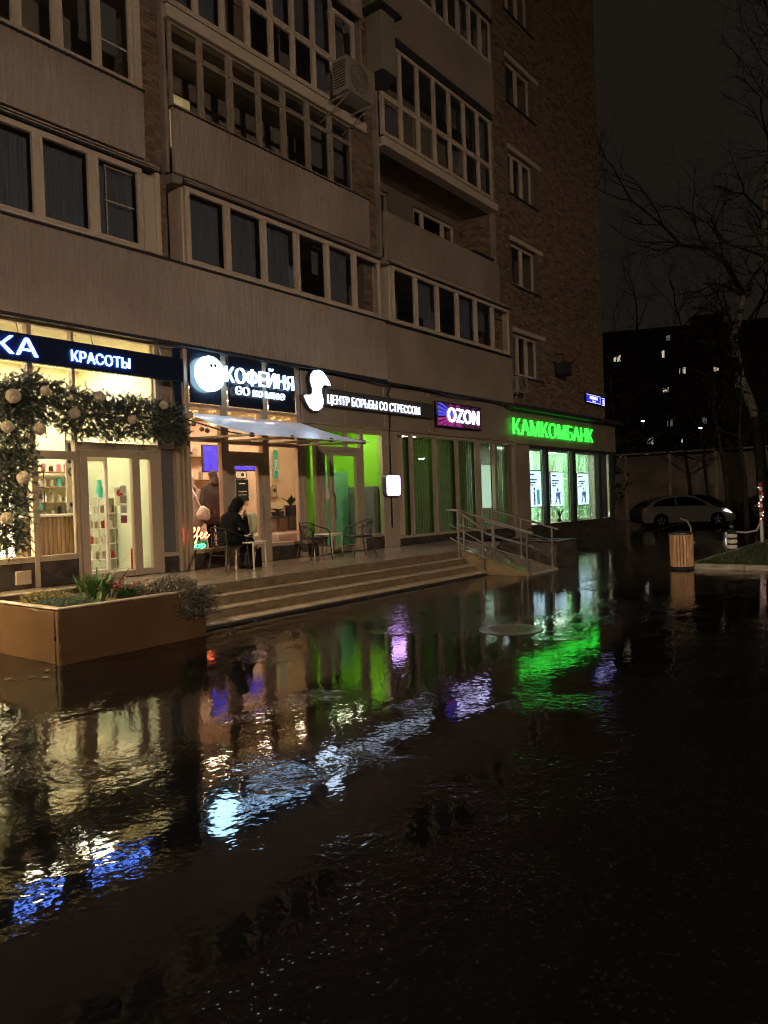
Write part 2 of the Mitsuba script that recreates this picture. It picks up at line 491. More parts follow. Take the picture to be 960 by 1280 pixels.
def ribbed(x0, x1, z0, z1, y, pitch=0.098, depth=0.014):
    """profiled metal cladding: folded ribs, standing proud, with real thickness"""
    n = max(1, int(round((x1 - x0) / pitch)))
    xs, ys = [], []
    for i in range(n):
        a, s = x0 + (x1 - x0) * i / n, (x1 - x0) / n
        for t, q in ((0, 0), (0.62, 0), (0.70, depth), (0.92, depth)):
            xs.append(a + t * s)
            ys.append(y + q)
    xs.append(x1)
    ys.append(y)
    k = len(xs)
    v = np.array([(a, b, z0) for a, b in zip(xs, ys)] + [(a, b, z1) for a, b in zip(xs, ys)] + [(a, y + 0.06, z0) for a in xs] + [(a, y + 0.06, z1) for a in xs])
    f = []
    for i in range(k - 1):
        f += [(i, i + 1, k + i + 1), (i, k + i + 1, k + i), (k + i, k + i + 1, 3 * k + i + 1), (k + i, 3 * k + i + 1, 3 * k + i),
              (i + 1, i, 2 * k + i), (i + 1, 2 * k + i, 2 * k + i + 1)]
    f += [(0, k, 3 * k), (0, 3 * k, 2 * k), (k - 1, 3 * k - 1, 4 * k - 1), (k - 1, 4 * k - 1, 2 * k - 1)]
    return v, np.array(f)


def split(x0, x1, n, gap):
    s = (x1 - x0 - gap * (n - 1)) / n
    return [(x0 + i * (s + gap), x0 + i * (s + gap) + s) for i in range(n)]


SECT = [(-4.0, 7.77), (8.37, 14.0), (14.66, 20.42)]
# floor slabs of the balconies and the back walls behind them
for r in range(8):
    zf = 4.62 + 2.97 * r
    zs = zf + 0.0
    for (x0, x1) in SECT:
        part(BLD, 'floor_slab', box(x0, x1, P + 0.07, 12.95, zs, zs + 0.16), 'concrete')
LB = 12.5
pieces(BLD, 'balcony_back_wall', ([box(a, b, LB, LB + 0.3, 4.79, 7.58) for a, b in ((-4, 7.9), (8.2, 14.2), (14.4, 20.6))]), 'pane_tint_wall', 'back walls of the lowest balconies, tinted blue grey for the reflecting panes')
pieces(BLD, 'balcony_back_wall', ([box(-4, 7.9, LB, LB + 0.3, 7.6, TOP), box(8.2, 14.2, LB, LB + 0.3, 7.6, TOP)] +
     [box(14.4, 20.6, LB, LB + 0.3, 10.72, TOP),
      box(14.4, 16.25, LB, LB + 0.3, 7.74, 10.56), box(16.72, 17.95, LB, LB + 0.3, 7.74, 10.56), box(20.2, 20.6, LB, LB + 0.3, 7.74, 10.56),
      box(16.25, 16.72, LB, LB + 0.3, 10.36, 10.56), box(17.95, 20.2, LB, LB + 0.3, 10.36, 10.56),
      box(16.25, 16.72, LB, LB + 0.3, 7.74, 8.7), box(17.95, 20.2, LB, LB + 0.3, 7.74, 8.7)]), 'loggia_wall')
for q, (x0, x1) in enumerate(SECT):
    for xa, xb in ((x0 - 0.08, x0 - 0.012), (x1 + 0.012, x1 + 0.08)):
        part(BLD, 'balcony_end_wall', box(xa, xb, P + 0.12, LB, 7.76, TOP), 'concrete')
# lowest band of cladding over the shops, without a break
part(BLD, 'fascia_cladding', ribbed(-4, 14.5, 4.66, 6.09, P), 'panel_sheet', 'ribbed beige sheet cladding above the shops')
part(BLD, 'fascia_cladding', cbox(14.505, 21.1, P, P + 0.09, 4.62, 6.06, 0.01), 'panel_smooth', 'smooth plastered band above the right shops')
pieces(BLD, 'fascia_drip', ([box(-4, 14.5, P - 0.02, P + 0.12, 4.60, 4.655), box(14.5, 21.15, P - 0.02, P + 0.12, 4.565, 4.615)]), 'dark_metal')
part(BLD, 'fascia_sill', box(-4, 21.1, P - 0.025, P + 0.25, 6.10, 6.135), 'dark_metal')
part(BLD, 'fascia_backing', box(-4, 21.1, P + 0.1, B + 0.2, 4.62, 6.09), 'concrete')

for x_, za, zb in [(x, 4.67, 6.08) for x in (-1.2, 2.1, 5.2, 8.02, 11.1, 14.45)] + [(x, 7.78, 8.9) for x in (1.2, 4.3, 10.3, 12.4)]:
    part(BLD, 'seam_strip', cbox(x_ - 0.022, x_ + 0.022, P - 0.008, P + 0.004, za, zb, 0.003), 'panel_sheet')
# first row: projecting boxes with plastic sashes
for (x0, x1, n, off) in ((-3.9, 7.63, 0, 0), (8.60, 14.33, 6, 0), (14.86, 20.92, 6, 0)):
    z0, z1 = 6.20, 7.52
    if n:
        cells = [(a, b, z0, z1) for a, b in split(x0 + 0.05, x1, n, 0.06)]
    else:
        e = [4.87, 5.80, 5.88, 6.72, 6.82, 7.64]
        cells = [(e[0], e[1], z0, z1), (e[2], e[3], z0, z1), (e[4], e[5], z0, z1)] + [(4.87 - 0.94 * (i + 1), 4.79 - 0.94 * i, z0, z1) for i in range(9)]
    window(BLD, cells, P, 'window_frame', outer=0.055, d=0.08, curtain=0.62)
    xa, xb = min(c[0] for c in cells) - 0.06, max(c[1] for c in cells) + 0.06
    if not n:
        pieces(BLD, 'box_side', ([cbox(7.72, 7.95, P + 0.03, P + 0.09, z0 - 0.03, z1 + 0.0), cbox(7.955, 8.04, P - 0.01, B + 0.1, z0 - 0.05, z1 + 0.1)]), 'window_frame')
        xb = 8.04
    else:
        pieces(BLD, 'box_side', ([cbox(xa - 0.02, xa + 0.03, P + 0.1, B + 0.25, z0 - 0.04, z1 + 0.05), cbox(xb - 0.03, xb + 0.02, P + 0.1, B + 0.25, z0 - 0.04, z1 + 0.05)]), 'window_frame')
    pieces(BLD, 'box_head', ([box(xa - 0.03, xb + 0.03, P - 0.03, B + 0.3, z1 + 0.075, z1 + 0.11), box(xa, xb, P + 0.05, P + 0.2, z1 + 0.11, 7.735)]), 'dark_metal')
    pieces(BLD, 'box_head_rail', ([box(xa, xb, P - 0.012, P + 0.03, z1 + 0.115 + 0.05 * q, z1 + 0.135 + 0.05 * q) for q in range(2)]), 'window_frame')
# insect screens behind three of the lower sashes
part(BLD, 'screen', join([box(7.0, 7.56, P + 0.09, P + 0.10, 6.85, 6.87), box(7.03, 7.045, P + 0.09, P + 0.10, 6.27, 7.45), box(7.0, 7.56, P + 0.09, P + 0.1, 7.42, 7.44)]), 'window_frame')

# second row: ribbed parapets left and middle, smooth one on the right
part(BLD, 'parapet', ribbed(-4, 7.77, 7.76, 8.92, P), 'panel_sheet')
part(BLD, 'parapet', ribbed(8.37, 14.0, 7.75, 8.92, P), 'panel_sheet')
part(BLD, 'parapet', cbox(14.66, 20.42, P, P + 0.1, 7.66, 8.88, 0.012), 'panel_smooth')
pieces(BLD, 'parapet_cap', ([box(-4, 7.79, P - 0.03, P + 0.16, 8.925, 8.955), box(8.36, 14.01, P - 0.015, P + 0.12, 8.925, 8.95)]), 'dark_metal')
e = [3.6, 4.6, 4.66, 5.56, 5.64, 6.19, 6.30, 6.89, 6.97, 7.57]
cells = [(e[2 * i], e[2 * i + 1], 9.0, 10.5) for i in range(5)] + [(3.56 - 0.9 * (i + 1), 3.52 - 0.9 * i, 9.0, 10.5) for i in range(8)]
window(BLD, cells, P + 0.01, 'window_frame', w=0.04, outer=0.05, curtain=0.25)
part(BLD, 'window_post', cbox(7.63, 7.76, P - 0.002, P + 0.12, 8.96, 10.5), 'window_frame')
part(BLD, 'screen', join([box(7.0, 7.54, P + 0.1, P + 0.11, 9.55, 9.575)]), 'white_paint')
# old single frames of the middle balcony
ex = [8.40, 9.02, 9.10, 9.72, 9.83, 10.49, 10.57, 11.18, 11.28, 11.92, 12.02, 12.65, 12.76, 13.44]
cells = []
for i in range(7):
    cells += [(ex[2 * i], ex[2 * i + 1], 8.98, 10.04), (ex[2 * i], ex[2 * i + 1], 10.08, 10.47)]
window(BLD, cells, P + 0.02, 'old_frame', w=0.03, d=0.05, outer=0.025, label='weathered thin frames of the old balcony glazing')
part(BLD, 'brick_infill', box(13.47, 14.0, P + 0.06, P + 0.2, 8.95, 10.5), 'mortar')
m_, c_ = brick_mesh(lay_bricks(13.47, 14.0, 8.96, 10.48, P + 0.05), P + 0.05)
part(BLD, 'infill_brick', m_, 'brick', kind='stuff', color=c_)

# third row: full-height glazing on beams, middle and right; panel and windows on the left
for (x0, x1, n, zb) in ((8.36, 12.86, 7, 10.52), (14.72, 20.14, 7, 10.5)):
    pieces(BLD, 'slab_edge', ([cbox(x0 - 0.05, (14.0 if x0 < 10 else 20.42), P - 0.03, P + 0.3, zb, zb + 0.23, 0.01)]), 'window_frame')
    part(BLD, 'slab_gap', box(x0, x1, P + 0.02, P + 0.2, zb + 0.235, zb + 0.29), 'dark_metal')
    cc = []
    for a, b in split(x0, x1, n, 0.035):
        cc += [(a, b, zb + 0.33, zb + 1.25), (a, b, zb + 1.29, 13.16)]
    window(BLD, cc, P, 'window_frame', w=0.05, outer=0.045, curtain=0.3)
    pieces(BLD, 'glazing_head', ([box(x0 - 0.06, x1 + 0.06, P - 0.05, P + 0.2, 13.22, 13.27), box(x0, x1, P + 0.0, P + 0.2, 13.27, 13.44)]), 'dark_metal')
window(BLD, [(12.98, 13.70, 10.95, 13.0)], P + 0.05, 'window_frame', w=0.06)
part(BLD, 'screen', join([box(13.02, 13.66, P + 0.12, P + 0.13, 11.9, 11.93)]), 'window_frame')
part(BLD, 'parapet', ribbed(-4, 7.77, 10.62, 11.9, P), 'panel_sheet')
# open balcony of the second row on the right: ceiling, back windows, a plank on the parapet
part(BLD, 'balcony_side_wall', box(20.42, 20.6, B + 0.1, LB, 7.7, 10.6), 'mortar')
m_, c_ = brick_mesh(lay_bricks(11.32, 12.5, 7.8, 10.5, 0), 0)
part(BLD, 'balcony_side_brick', (np.stack([20.40 + m_[0][:, 1], m_[0][:, 0], m_[0][:, 2]], 1), m_[1][:, ::-1]), 'brick', kind='stuff', color=c_)
window(BLD, [(18.0, 18.42, 8.72, 10.3), (18.5, 19.55, 8.72, 10.3), (19.62, 20.15, 8.72, 10.3)], LB + 0.04, 'window_frame', w=0.05, outer=0.05)
window(BLD, [(16.3, 16.68, 9.0, 10.3)], LB + 0.04, 'old_frame', w=0.05, outer=0.04)
# higher rows, to the roof
for r, zp in enumerate((13.47, 16.44, 19.41, 22.38)):
    for s, (x0, x1) in enumerate(SECT):
        if s == 2:
            part(BLD, 'parapet', cbox(x0, x1, P, P + 0.1, zp, zp + 1.5, 0.012), 'panel_smooth')
        else:
            part(BLD, 'parapet', ribbed(x0, x1, zp - 0.2, zp + 1.3, P), 'panel_sheet')
        cc = [(a, b, zp + 1.56, zp + 2.74) for a, b in split(max(x0, 2.0) + 0.1, x1 - 0.12, 9 if s == 2 else 6, 0.06)]
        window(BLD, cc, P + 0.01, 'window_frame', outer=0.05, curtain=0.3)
        part(BLD, 'glazing_head', box(max(x0, 2.0), x1, P - 0.02, P + 0.2, zp + 2.8, zp + 2.9), 'dark_metal')

# windows of the brick wall: frames, panes, lintel and sill
for i, (a, b, c, d) in enumerate(BW):
    q = [(a + 0.05, a + 0.42), (a + 0.47, a + 1.05), (a + 1.12, b - 0.05)] if i % 2 == 0 else [(a + 0.05, a + 0.86), (a + 0.93, b - 0.05)]
    k = window(BLD, [(x0, x1, c + 0.06, d - 0.06) for x0, x1 in q], B + 0.10, 'window_frame', w=0.045, outer=0.045, name='brick_wall_window')
    part(k, 'lintel', cbox(a - 0.06, b + 0.5, B - 0.035, B + 0.09, d + 0.02, d + 0.16, 0.008), 'window_frame')
    part(k, 'sill', cbox(a - 0.05, b + 0.25, B - 0.06, B + 0.09, c - 0.08, c - 0.02, 0.006), 'dark_metal')
    part(k, 'room_wall', box(a, b, 12.9, 12.95, c - 0.8, d + 0.3), 'loggia_wall')
    part(k, 'room_side', box(b + 0.2, b + 0.25, 12.6, 12.95, c - 0.8, d + 0.3), 'loggia_wall')
    part(k, 'curtain', join([tube([(a + 0.08 + 0.07 * t, B + 0.36 + 0.03 * (t % 2), c), (a + 0.08 + 0.07 * t, B + 0.36 + 0.03 * (t % 2), d)], 0.045, 6) for t in range(4 + 5 * (i % 3 == 1))]), 'blind')
# dark rooms behind the closed balconies: blinds, inner windows, stored things
rows = [(4.8, 7.6), (7.8, 10.5), (10.75, 13.4)]
for s, (x0, x1) in enumerate(SECT):
    for r, (za, zb) in enumerate(rows):
        if s == 2 and r == 1:
            continue
        x = max(x0, 3.2)
        inner = []
        while x < x1 - 1.2:
            wd = rnd.uniform(0.7, 1.2)
            inner += frame_bars(x + 0.2, x + 0.2 + wd, za + 1.0, zb - 0.5, LB - 0.06, 0.06, 0.05)
            x += wd + rnd.uniform(0.5, 1.4)
        if inner:
            part(BLD, 'inner_window_frame', join(inner), 'old_frame')
        part(BLD, 'blind', box(x0 + rnd.uniform(3.5, 4.2) if s else 6.9, x1 - 0.15, P + 0.5, P + 0.52, zb - rnd.uniform(0.6, 1.1), zb), 'blind')
# one room with its light on, seen through the old glazing, and a dimmer one to its left
part(BLD, 'lit_inner_window', quad(9.38, 9.9, LB - 0.02, 9.0, 10.13), 'lamp_face', 'small inner window with a yellow light on', emitter=emit(0.24, 0.17, 0.055, 0.2))
part(BLD, 'lit_inner_window', quad(5.5, 6.4, LB - 0.02, 9.0, 10.02), 'lamp_face', 'inner window with a dim yellow light', emitter=emit(0.085, 0.055, 0.02, 0.2))

# ------------------------------------------------------------------ shopfronts
PZ = 0.51         # the raised pavement in front of the shops
C45 = 0.006


def post(x0, x1, z0, z1, d0=0.0, d1=0.09):
    return cbox(x0, x1, S + d0 - 0.03, S + d1, z0, z1, C45)


def rail(x0, x1, z0, z1, d0=0.006, d1=0.08):
    return cbox(x0, x1, S + d0 - 0.03, S + d1, z0, z1, C45)


def pane(k, x0, x1, z0, z1, y=S + 0.03, m='glass', label=None):
    part(k, 'pane', quad(x0, x1, y, z0, z1), m, label)


def door(k, x0, x1, z0, z1, gx0, gx1, gz0, gz1, handle_x, hinge_x, hw=True):
    """a glazed leaf: frame, pane, handle and hinges"""
    d = part(k, 'door', join([cbox(x0, gx0, S - 0.045, S + 0.05, z0, z1, C45), cbox(gx1, x1, S - 0.045, S + 0.05, z0, z1, C45),
                              cbox(gx0, gx1, S - 0.044, S + 0.049, z0, gz0, C45), cbox(gx0, gx1, S - 0.044, S + 0.049, gz1, z1, C45)]), 'shop_frame')
    part(d, 'pane', quad(gx0, gx1, S + 0.0, gz0, gz1), 'glass')
    if handle_x:
        hx = handle_x
        part(d, 'handle', join([tube([(hx, S - 0.10, z0 + 0.75), (hx, S - 0.10, z0 + 1.35)], 0.016, 8), tube([(hx, S - 0.05, z0 + 0.82), (hx, S - 0.10, z0 + 0.82)], 0.01, 6),
                                tube([(hx, S - 0.05, z0 + 1.28), (hx, S - 0.10, z0 + 1.28)], 0.01, 6)]), 'steel' if hw else 'white_paint')
    if hinge_x:
        for hz in (0.25, 1.2, 1.75):
            part(d, 'hinge', lathe([(0, 0), (0.016, 0), (0.016, 0.11), (0, 0.11)], (hinge_x, S - 0.055, z0 + hz), 8), 'shop_frame')
    return d


def room(k, x0, x1, y1, zc, wall, floor='floor_tile', ceil='white_wall', y0=S + 0.12):
    part(k, 'back_wall', box(x0, x1, y1, y1 + 0.1, PZ, zc), wall)
    part(k, 'side_wall', box(x1 - 0.06, x1, y0, y1, PZ, zc), wall)
    part(k, 'side_wall', box(x0, x0 + 0.06, y0, y1, PZ, zc), wall)
    part(k, 'ceiling', box(x0, x1, y0, y1 + 0.1, zc, zc + 0.05), ceil)
    part(k, 'floor', box(x0, x1, y0, y1, PZ - 0.1, PZ + 0.006), floor)


def ceiling_lamp(name, label, x0, x1, y0, y1, z, e, grp=None):
    k = thing(name, label, 'ceiling light', grp)
    part(k, 'housing', box(x0 - 0.02, x1 + 0.02, y0 - 0.02, y1 + 0.02, z + 0.006, z + 0.03), 'white_paint')
    v = np.array([[x0, y0, z], [x0, y1, z], [x1, y1, z], [x1, y0, z]], float)
    part(k, 'diffuser', (v, np.array([[0, 1, 2], [0, 2, 3]])), 'letter_face', emitter=emit(*e))


# --- beauty shop
K = thing('shopfront', 'brightly lit cream beauty shop front with glazed door behind the fir garland', 'shopfront')
part(K, 'frame', join([post(5.60, 5.68, PZ, 4.6), post(6.32, 6.37, PZ, 4.6), post(7.88, 7.94, PZ, 4.6), post(8.26, 8.345, PZ, 4.6),
                       rail(-3.9, 5.6, 0.90, 0.99), rail(5.68, 6.32, 0.90, 0.99), rail(5.68, 6.32, 2.50, 2.63), rail(6.37, 7.88, 2.68, 2.79),
                       rail(7.94, 8.26, 0.80, 0.87), rail(7.94, 8.26, 2.74, 2.82), rail(-3.9, 5.6, 4.56, 4.62), rail(5.68, 8.26, 4.56, 4.62),
                       rail(-3.9, 5.6, 2.50, 2.63)] + [post(a, a + 0.08, 0.5, 4.6) for a in (4.05, 2.5, 0.95, -0.6, -2.2)] +
                      [cbox(5.68, 5.71, S - 0.02, S + 0.06, 0.99, 2.5), cbox(6.29, 6.32, S - 0.02, S + 0.06, 0.99, 2.5)]), 'shop_frame')
pieces(K, 'plinth', ([cbox(-3.9, 5.6, S - 0.02, S + 0.2, PZ, 0.9), cbox(5.68, 6.32, S - 0.02, S + 0.2, PZ, 0.9), cbox(7.94, 8.26, S - 0.02, S + 0.2, PZ, 0.8)]), 'plinth_stone')
part(K, 'access_hatch', cbox(5.29, 5.53, S - 0.045, S - 0.015, 0.58, 0.79), 'shop_frame', 'small square hatch in the plinth')
part(K, 'wall_panel', cbox(7.86, 8.25, S + 0.05, S + 0.1, 2.83, 4.56), 'fascia_panel')
for a, b in ((4.13, 5.6), (2.58, 4.05), (1.03, 2.5), (-0.52, 0.95), (-2.12, -0.6), (-3.9, -2.2)):
    pane(K, a, b, 0.99, 2.5)
    pane(K, a, b, 2.63, 4.56)
pane(K, 5.71, 6.29, 0.99, 2.5)
pane(K, 5.68, 6.32, 2.63, 4.56)
pane(K, 6.37, 7.84, 2.79, 4.56)
pane(K, 7.94, 8.26, 0.87, 2.74)
door(K, 6.39, 7.41, PZ + 0.02, 2.67, 6.52, 7.34, 0.63, 2.55, None, 6.44)
door(K, 7.415, 7.87, PZ + 0.02, 2.67, 7.49, 7.70, 0.64, 2.53, None, 7.83)
room(K, -3.9, 8.35, 14.4, 4.58, 'cream_wall', ceil='cream_wall')
part(K, 'painted_panel', box(8.27, 8.288, S + 0.3, 14.38, PZ, 2.9), 'sage_wall', 'pale green painted wall behind the door')
part(K, 'painted_panel', box(5.2, 7.0, 14.36, 14.38, PZ, 2.75), 'sage_wall')
part(K, 'side_screen', box(7.93, 8.30, S + 0.07, S + 0.09, 0.6, 2.78), 'blind', 'dark sheet added for the dark reflection in the narrow pane right of the door')  # added sheet whose dark colour stands in for the reflection on this pane
part(K, 'inner_door', join([cbox(6.62, 6.70, S + 0.55, S + 0.62, PZ, 2.6), cbox(7.18, 7.24, S + 0.55, S + 0.62, PZ, 2.6), cbox(6.70, 7.18, S + 0.55, S + 0.62, 2.52, 2.6), cbox(6.70, 7.18, S + 0.55, S + 0.62, PZ, 0.64)]), 'white_paint')
part(K, 'inner_door_handle', tube([(6.76, S + 0.48, 1.15), (6.76, S + 0.48, 1.62)], 0.018, 8), 'white_paint')
for x, w_ in ((-2.4, 'first'), (0.4, 'second'), (3.2, 'third'), (5.2, 'fourth'), (7.2, 'fifth')):
    ceiling_lamp('ceiling_light', w_ + ' square warm ceiling light from the left inside the beauty shop', x - 0.4, x + 0.4, S + 1.7, S + 2.5, 4.55, (43.0, 39.5, 28.5, 2.0), 'warm ceiling lights of the beauty shop')
for x, w_ in ((4.6, 'left'), (6.2, 'middle'), (7.2, 'right')):
    ceiling_lamp('window_spotlight', w_ + ' warm spotlight over the display behind the beauty shop glass', x - 0.28, x + 0.28, S + 1.1, S + 1.5, 4.55, (29.0, 26.0, 18.0, 2.0), 'warm spotlights behind the beauty shop glass')

# what stands inside the beauty shop
k = thing('wood_counter', 'slatted wooden counter behind the window left of the beauty shop door', 'counter')
part(k, 'body', join([cbox(6.05 + 0.075 * i, 6.118 + 0.075 * i, 12.3, 12.6, PZ, 1.58, 0.008) for i in range(13)]), 'wood_panel')
part(k, 'top', cbox(6.0, 7.1, 12.2, 12.7, 1.585, 1.63), 'white_paint')
k = thing('display_rack', 'black wire rack with small bottles on the wooden counter', 'rack')
part(k, 'frame', join([tube([(x, 12.4, 1.63), (x, 12.4, 2.45)], 0.008, 6) for x in (6.1, 6.42)] + [tube([(6.1, 12.4, z), (6.42, 12.4, z)], 0.008, 6) for z in (1.7, 1.9, 2.1, 2.28, 2.45)]), 'black_metal')
for j, z in enumerate((1.71, 1.91, 2.11)):
    for i in range(3):
        part(k, 'bottle', lathe([(0, 0), (0.03, 0), (0.03, 0.08), (0.012, 0.1), (0.012, 0.13), (0, 0.13)], (6.15 + 0.1 * i, 12.4, z), 10), ('black_metal', 'white_paint', 'picture_teal')[(i + j) % 3])
k = thing('hanging_banner', 'white hanging banner with black round marks beside the beauty shop door', 'banner')
part(k, 'cloth', cbox(6.66, 6.9, 12.1, 12.115, 1.7, 2.9, 0.003), 'white_paint')
part(k, 'mark', join([tube([(6.78 + 0.07 * math.cos(t), 12.09, 2.35 + 0.07 * math.sin(t)) for t in np.linspace(0, 6.28, 14)], 0.014, 6), box(6.7, 6.86, 12.088, 12.098, 2.5, 2.62), box(6.72, 6.76, 12.088, 12.098, 2.66, 2.85), box(6.81, 6.85, 12.088, 12.098, 2.66, 2.85), box(6.71, 6.86, 12.088, 12.098, 1.75, 1.82)]), 'black_metal')
k = thing('display_shelf', 'glass shelf unit with boxes and jars seen through the beauty shop door', 'shelf')
part(k, 'frame', join([tube([(x, y, PZ), (x, y, 2.0)], 0.012, 6) for x in (7.9, 8.25) for y in (13.2, 13.5)]), 'steel')
for j in range(5):
    part(k, 'board', cbox(7.7, 8.3, 13.15, 13.55, 0.7 + 0.3 * j, 0.718 + 0.3 * j, 0.003), 'white_paint')
for j in range(4):
    for i in range(4):
        part(k, 'jar', lathe([(0, 0), (0.045, 0), (0.05, 0.12), (0.03, 0.15), (0, 0.15)], (7.78 + 0.14 * i, 13.3, 0.72 + 0.3 * j), 10), ('white_paint', 'red_paint', 'plastic_grey', 'white_paint', 'paper')[(i * 2 + j) % 5])
k = thing('wall_shelves', 'white wall shelves with small jars at the back of the beauty shop', 'shelf')
for j in range(4):
    part(k, 'board', cbox(6.5, 8.1, 14.1, 14.36, 1.55 + 0.3 * j, 1.575 + 0.3 * j, 0.003), 'wood_panel')
    for i in range(10):
        hh = rnd.uniform(0.08, 0.2)
        part(k, 'jar', lathe([(0, 0), (0.045, 0), (0.045, hh), (0.02, hh + 0.03), (0, hh + 0.03)], (6.58 + 0.155 * i, 14.2, 1.576 + 0.3 * j), 8), rnd.choice(('white_paint', 'paper', 'plastic_grey', 'petal', 'picture_teal', 'black_metal')))
k = thing('round_mirror', 'round mirror on the pale green panel at the back of the beauty shop', 'mirror')
part(k, 'ring', tube([(6.1 + 0.3 * math.cos(t), 14.34, 1.9 + 0.3 * math.sin(t)) for t in np.linspace(0, 2 * math.pi, 30, endpoint=False)], 0.02, 6, True), 'black_metal')
for i in range(4):
    k = thing('price_card', ('topmost', 'second', 'third', 'lowest')[i] + ' small card stuck inside the beauty shop door glass', 'card')
    part(k, 'sheet', cbox(7.12, 7.24, S + 0.012, S + 0.016, 1.95 - 0.17 * i, 2.08 - 0.17 * i, 0.001), ('white_paint', 'paper', 'white_paint', 'petal')[i])
k = solo('vase', 'teal vase on top of the glass shelf unit', 'vase', lathe([(0, 0), (0.05, 0), (0.07, 0.12), (0.04, 0.26), (0.05, 0.34), (0.03, 0.35), (0, 0.3)], (8.0, 13.3, 1.92), 14), 'picture_teal', smooth=40)
k = thing('wall_poster', 'small white poster with a red round mark by the narrow door leaf', 'poster')
part(k, 'sheet', cbox(8.0, 8.25, 12.8, 12.81, 1.75, 2.1, 0.002), 'white_paint')
part(k, 'mark', (lambda m: (np.stack([8.12 + m[0][:, 0], 12.797 - m[0][:, 2], 2.0 + m[0][:, 1]], 1), m[1]))(lathe([(0, 0), (0.07, 0), (0.07, 0.006), (0, 0.006)], (0, 0, 0), 18)), 'red_paint')
k = thing('fire_extinguisher', 'red fire extinguisher box at the foot of the narrow door leaf', 'fire extinguisher')
part(k, 'body', cbox(7.52, 7.70, 11.45, 11.6, PZ + 0.02, 0.98, 0.02), 'red_paint')
part(k, 'valve', join([lathe([(0, 0), (0.02, 0), (0.02, 0.05), (0, 0.05)], (7.6, 11.5, 0.98), 8), cbox(7.56, 7.66, 11.48, 11.52, 1.03, 1.05)]), 'black_metal')
# a bright column of light bulbs in the left window
k = thing('light_column', 'tall glowing white light column in the left window behind the garland', 'light')
part(k, 'case', cbox(5.02, 5.52, S + 0.30, S + 0.36, 0.95, 2.2), 'white_paint')
part(k, 'tube', join([quad(5.05 + 0.15 * i, 5.15 + 0.15 * i, S + 0.29, 1.0, 2.15) for i in range(3)]), 'lamp_face', emitter=emit(17.0, 13.5, 7.0, 2.0))

# --- coffee shop
K = thing('shopfront', 'warm lit coffee shop front under the black signs with plants and neon inside', 'shopfront')
part(K, 'frame', join([post(8.40, 8.44, PZ, 4.6), post(8.485, 8.575, PZ, 4.62, -0.02), post(9.31, 9.49, PZ, 4.62, -0.01), post(10.38, 10.55, PZ, 4.62, -0.01), post(11.40, 11.53, PZ, 4.6),
                       rail(8.575, 9.31, 0.80, 0.88), rail(8.575, 9.31, 2.90, 2.98), rail(9.49, 10.38, 2.88, 2.96), rail(9.49, 10.38, 2.57, 2.74), rail(10.55, 11.40, 0.80, 0.88), rail(10.55, 11.40, 2.88, 2.95),
                       rail(8.575, 9.31, 3.54, 3.60), rail(9.49, 10.38, 3.54, 3.6), rail(10.55, 11.4, 3.54, 3.6), rail(8.575, 9.31, 4.575, 4.63), rail(9.49, 10.38, 4.575, 4.63), rail(10.55, 11.4, 4.575, 4.63)]), 'shop_frame')
pieces(K, 'plinth', ([cbox(8.575, 9.31, S - 0.02, S + 0.2, PZ, 0.8), cbox(10.55, 11.4, S - 0.02, S + 0.2, PZ, 0.8)]), 'plinth_stone')
pane(K, 8.575, 9.31, 0.88, 2.9)
pane(K, 8.575, 9.31, 2.98, 3.54)
pane(K, 9.49, 10.38, 2.74, 2.88)
pane(K, 9.49, 10.38, 2.96, 3.54)
pane(K, 10.55, 11.4, 0.88, 2.88)
pane(K, 10.55, 11.4, 2.95, 3.54)
pane(K, 8.44, 8.485, 0.9, 3.5)
part(K, 'inner_post', cbox(8.40, 8.50, S + 0.13, S + 0.22, PZ, 3.5), 'white_wall')
door(K, 9.495, 10.375, PZ + 0.02, 2.565, 9.62, 10.23, 0.72, 2.46, 10.30, None)
room(K, 8.38, 15.4, 14.4, 4.0, 'pink_wall')
part(K, 'light_curtain', join([quad(a, b, S + 0.14, 3.3, 3.54) for a, b in ((8.575, 9.31), (9.49, 10.38), (10.55, 11.4))]), 'lace', 'strip of golden lace with tiny lights under the signs')
part(K, 'light_bulb', join([sphere((rnd.uniform(8.6, 11.38), S + 0.12, rnd.uniform(3.31, 3.52)), 0.009, 0) for _ in range(130)]), 'lamp_face', kind='stuff', emitter=emit(5.0, 3.2, 1.2, 0.5))
for x, w_ in ((9.0, 'first'), (10.4, 'second'), (11.9, 'third'), (13.2, 'fourth')):
    ceiling_lamp('ceiling_light', w_ + ' ceiling panel light from the left inside the coffee shop', x - 0.3, x + 0.3, 12.5, 13.1, 3.97, (34.0, 25.5, 17.0, 2.0), 'ceiling panel lights of the coffee shop')
ceiling_lamp('window_spotlight', 'strip light just inside the coffee shop window', 8.7, 11.3, S + 0.3, S + 0.42, 3.97, (27.0, 20, 13.2, 1.5))


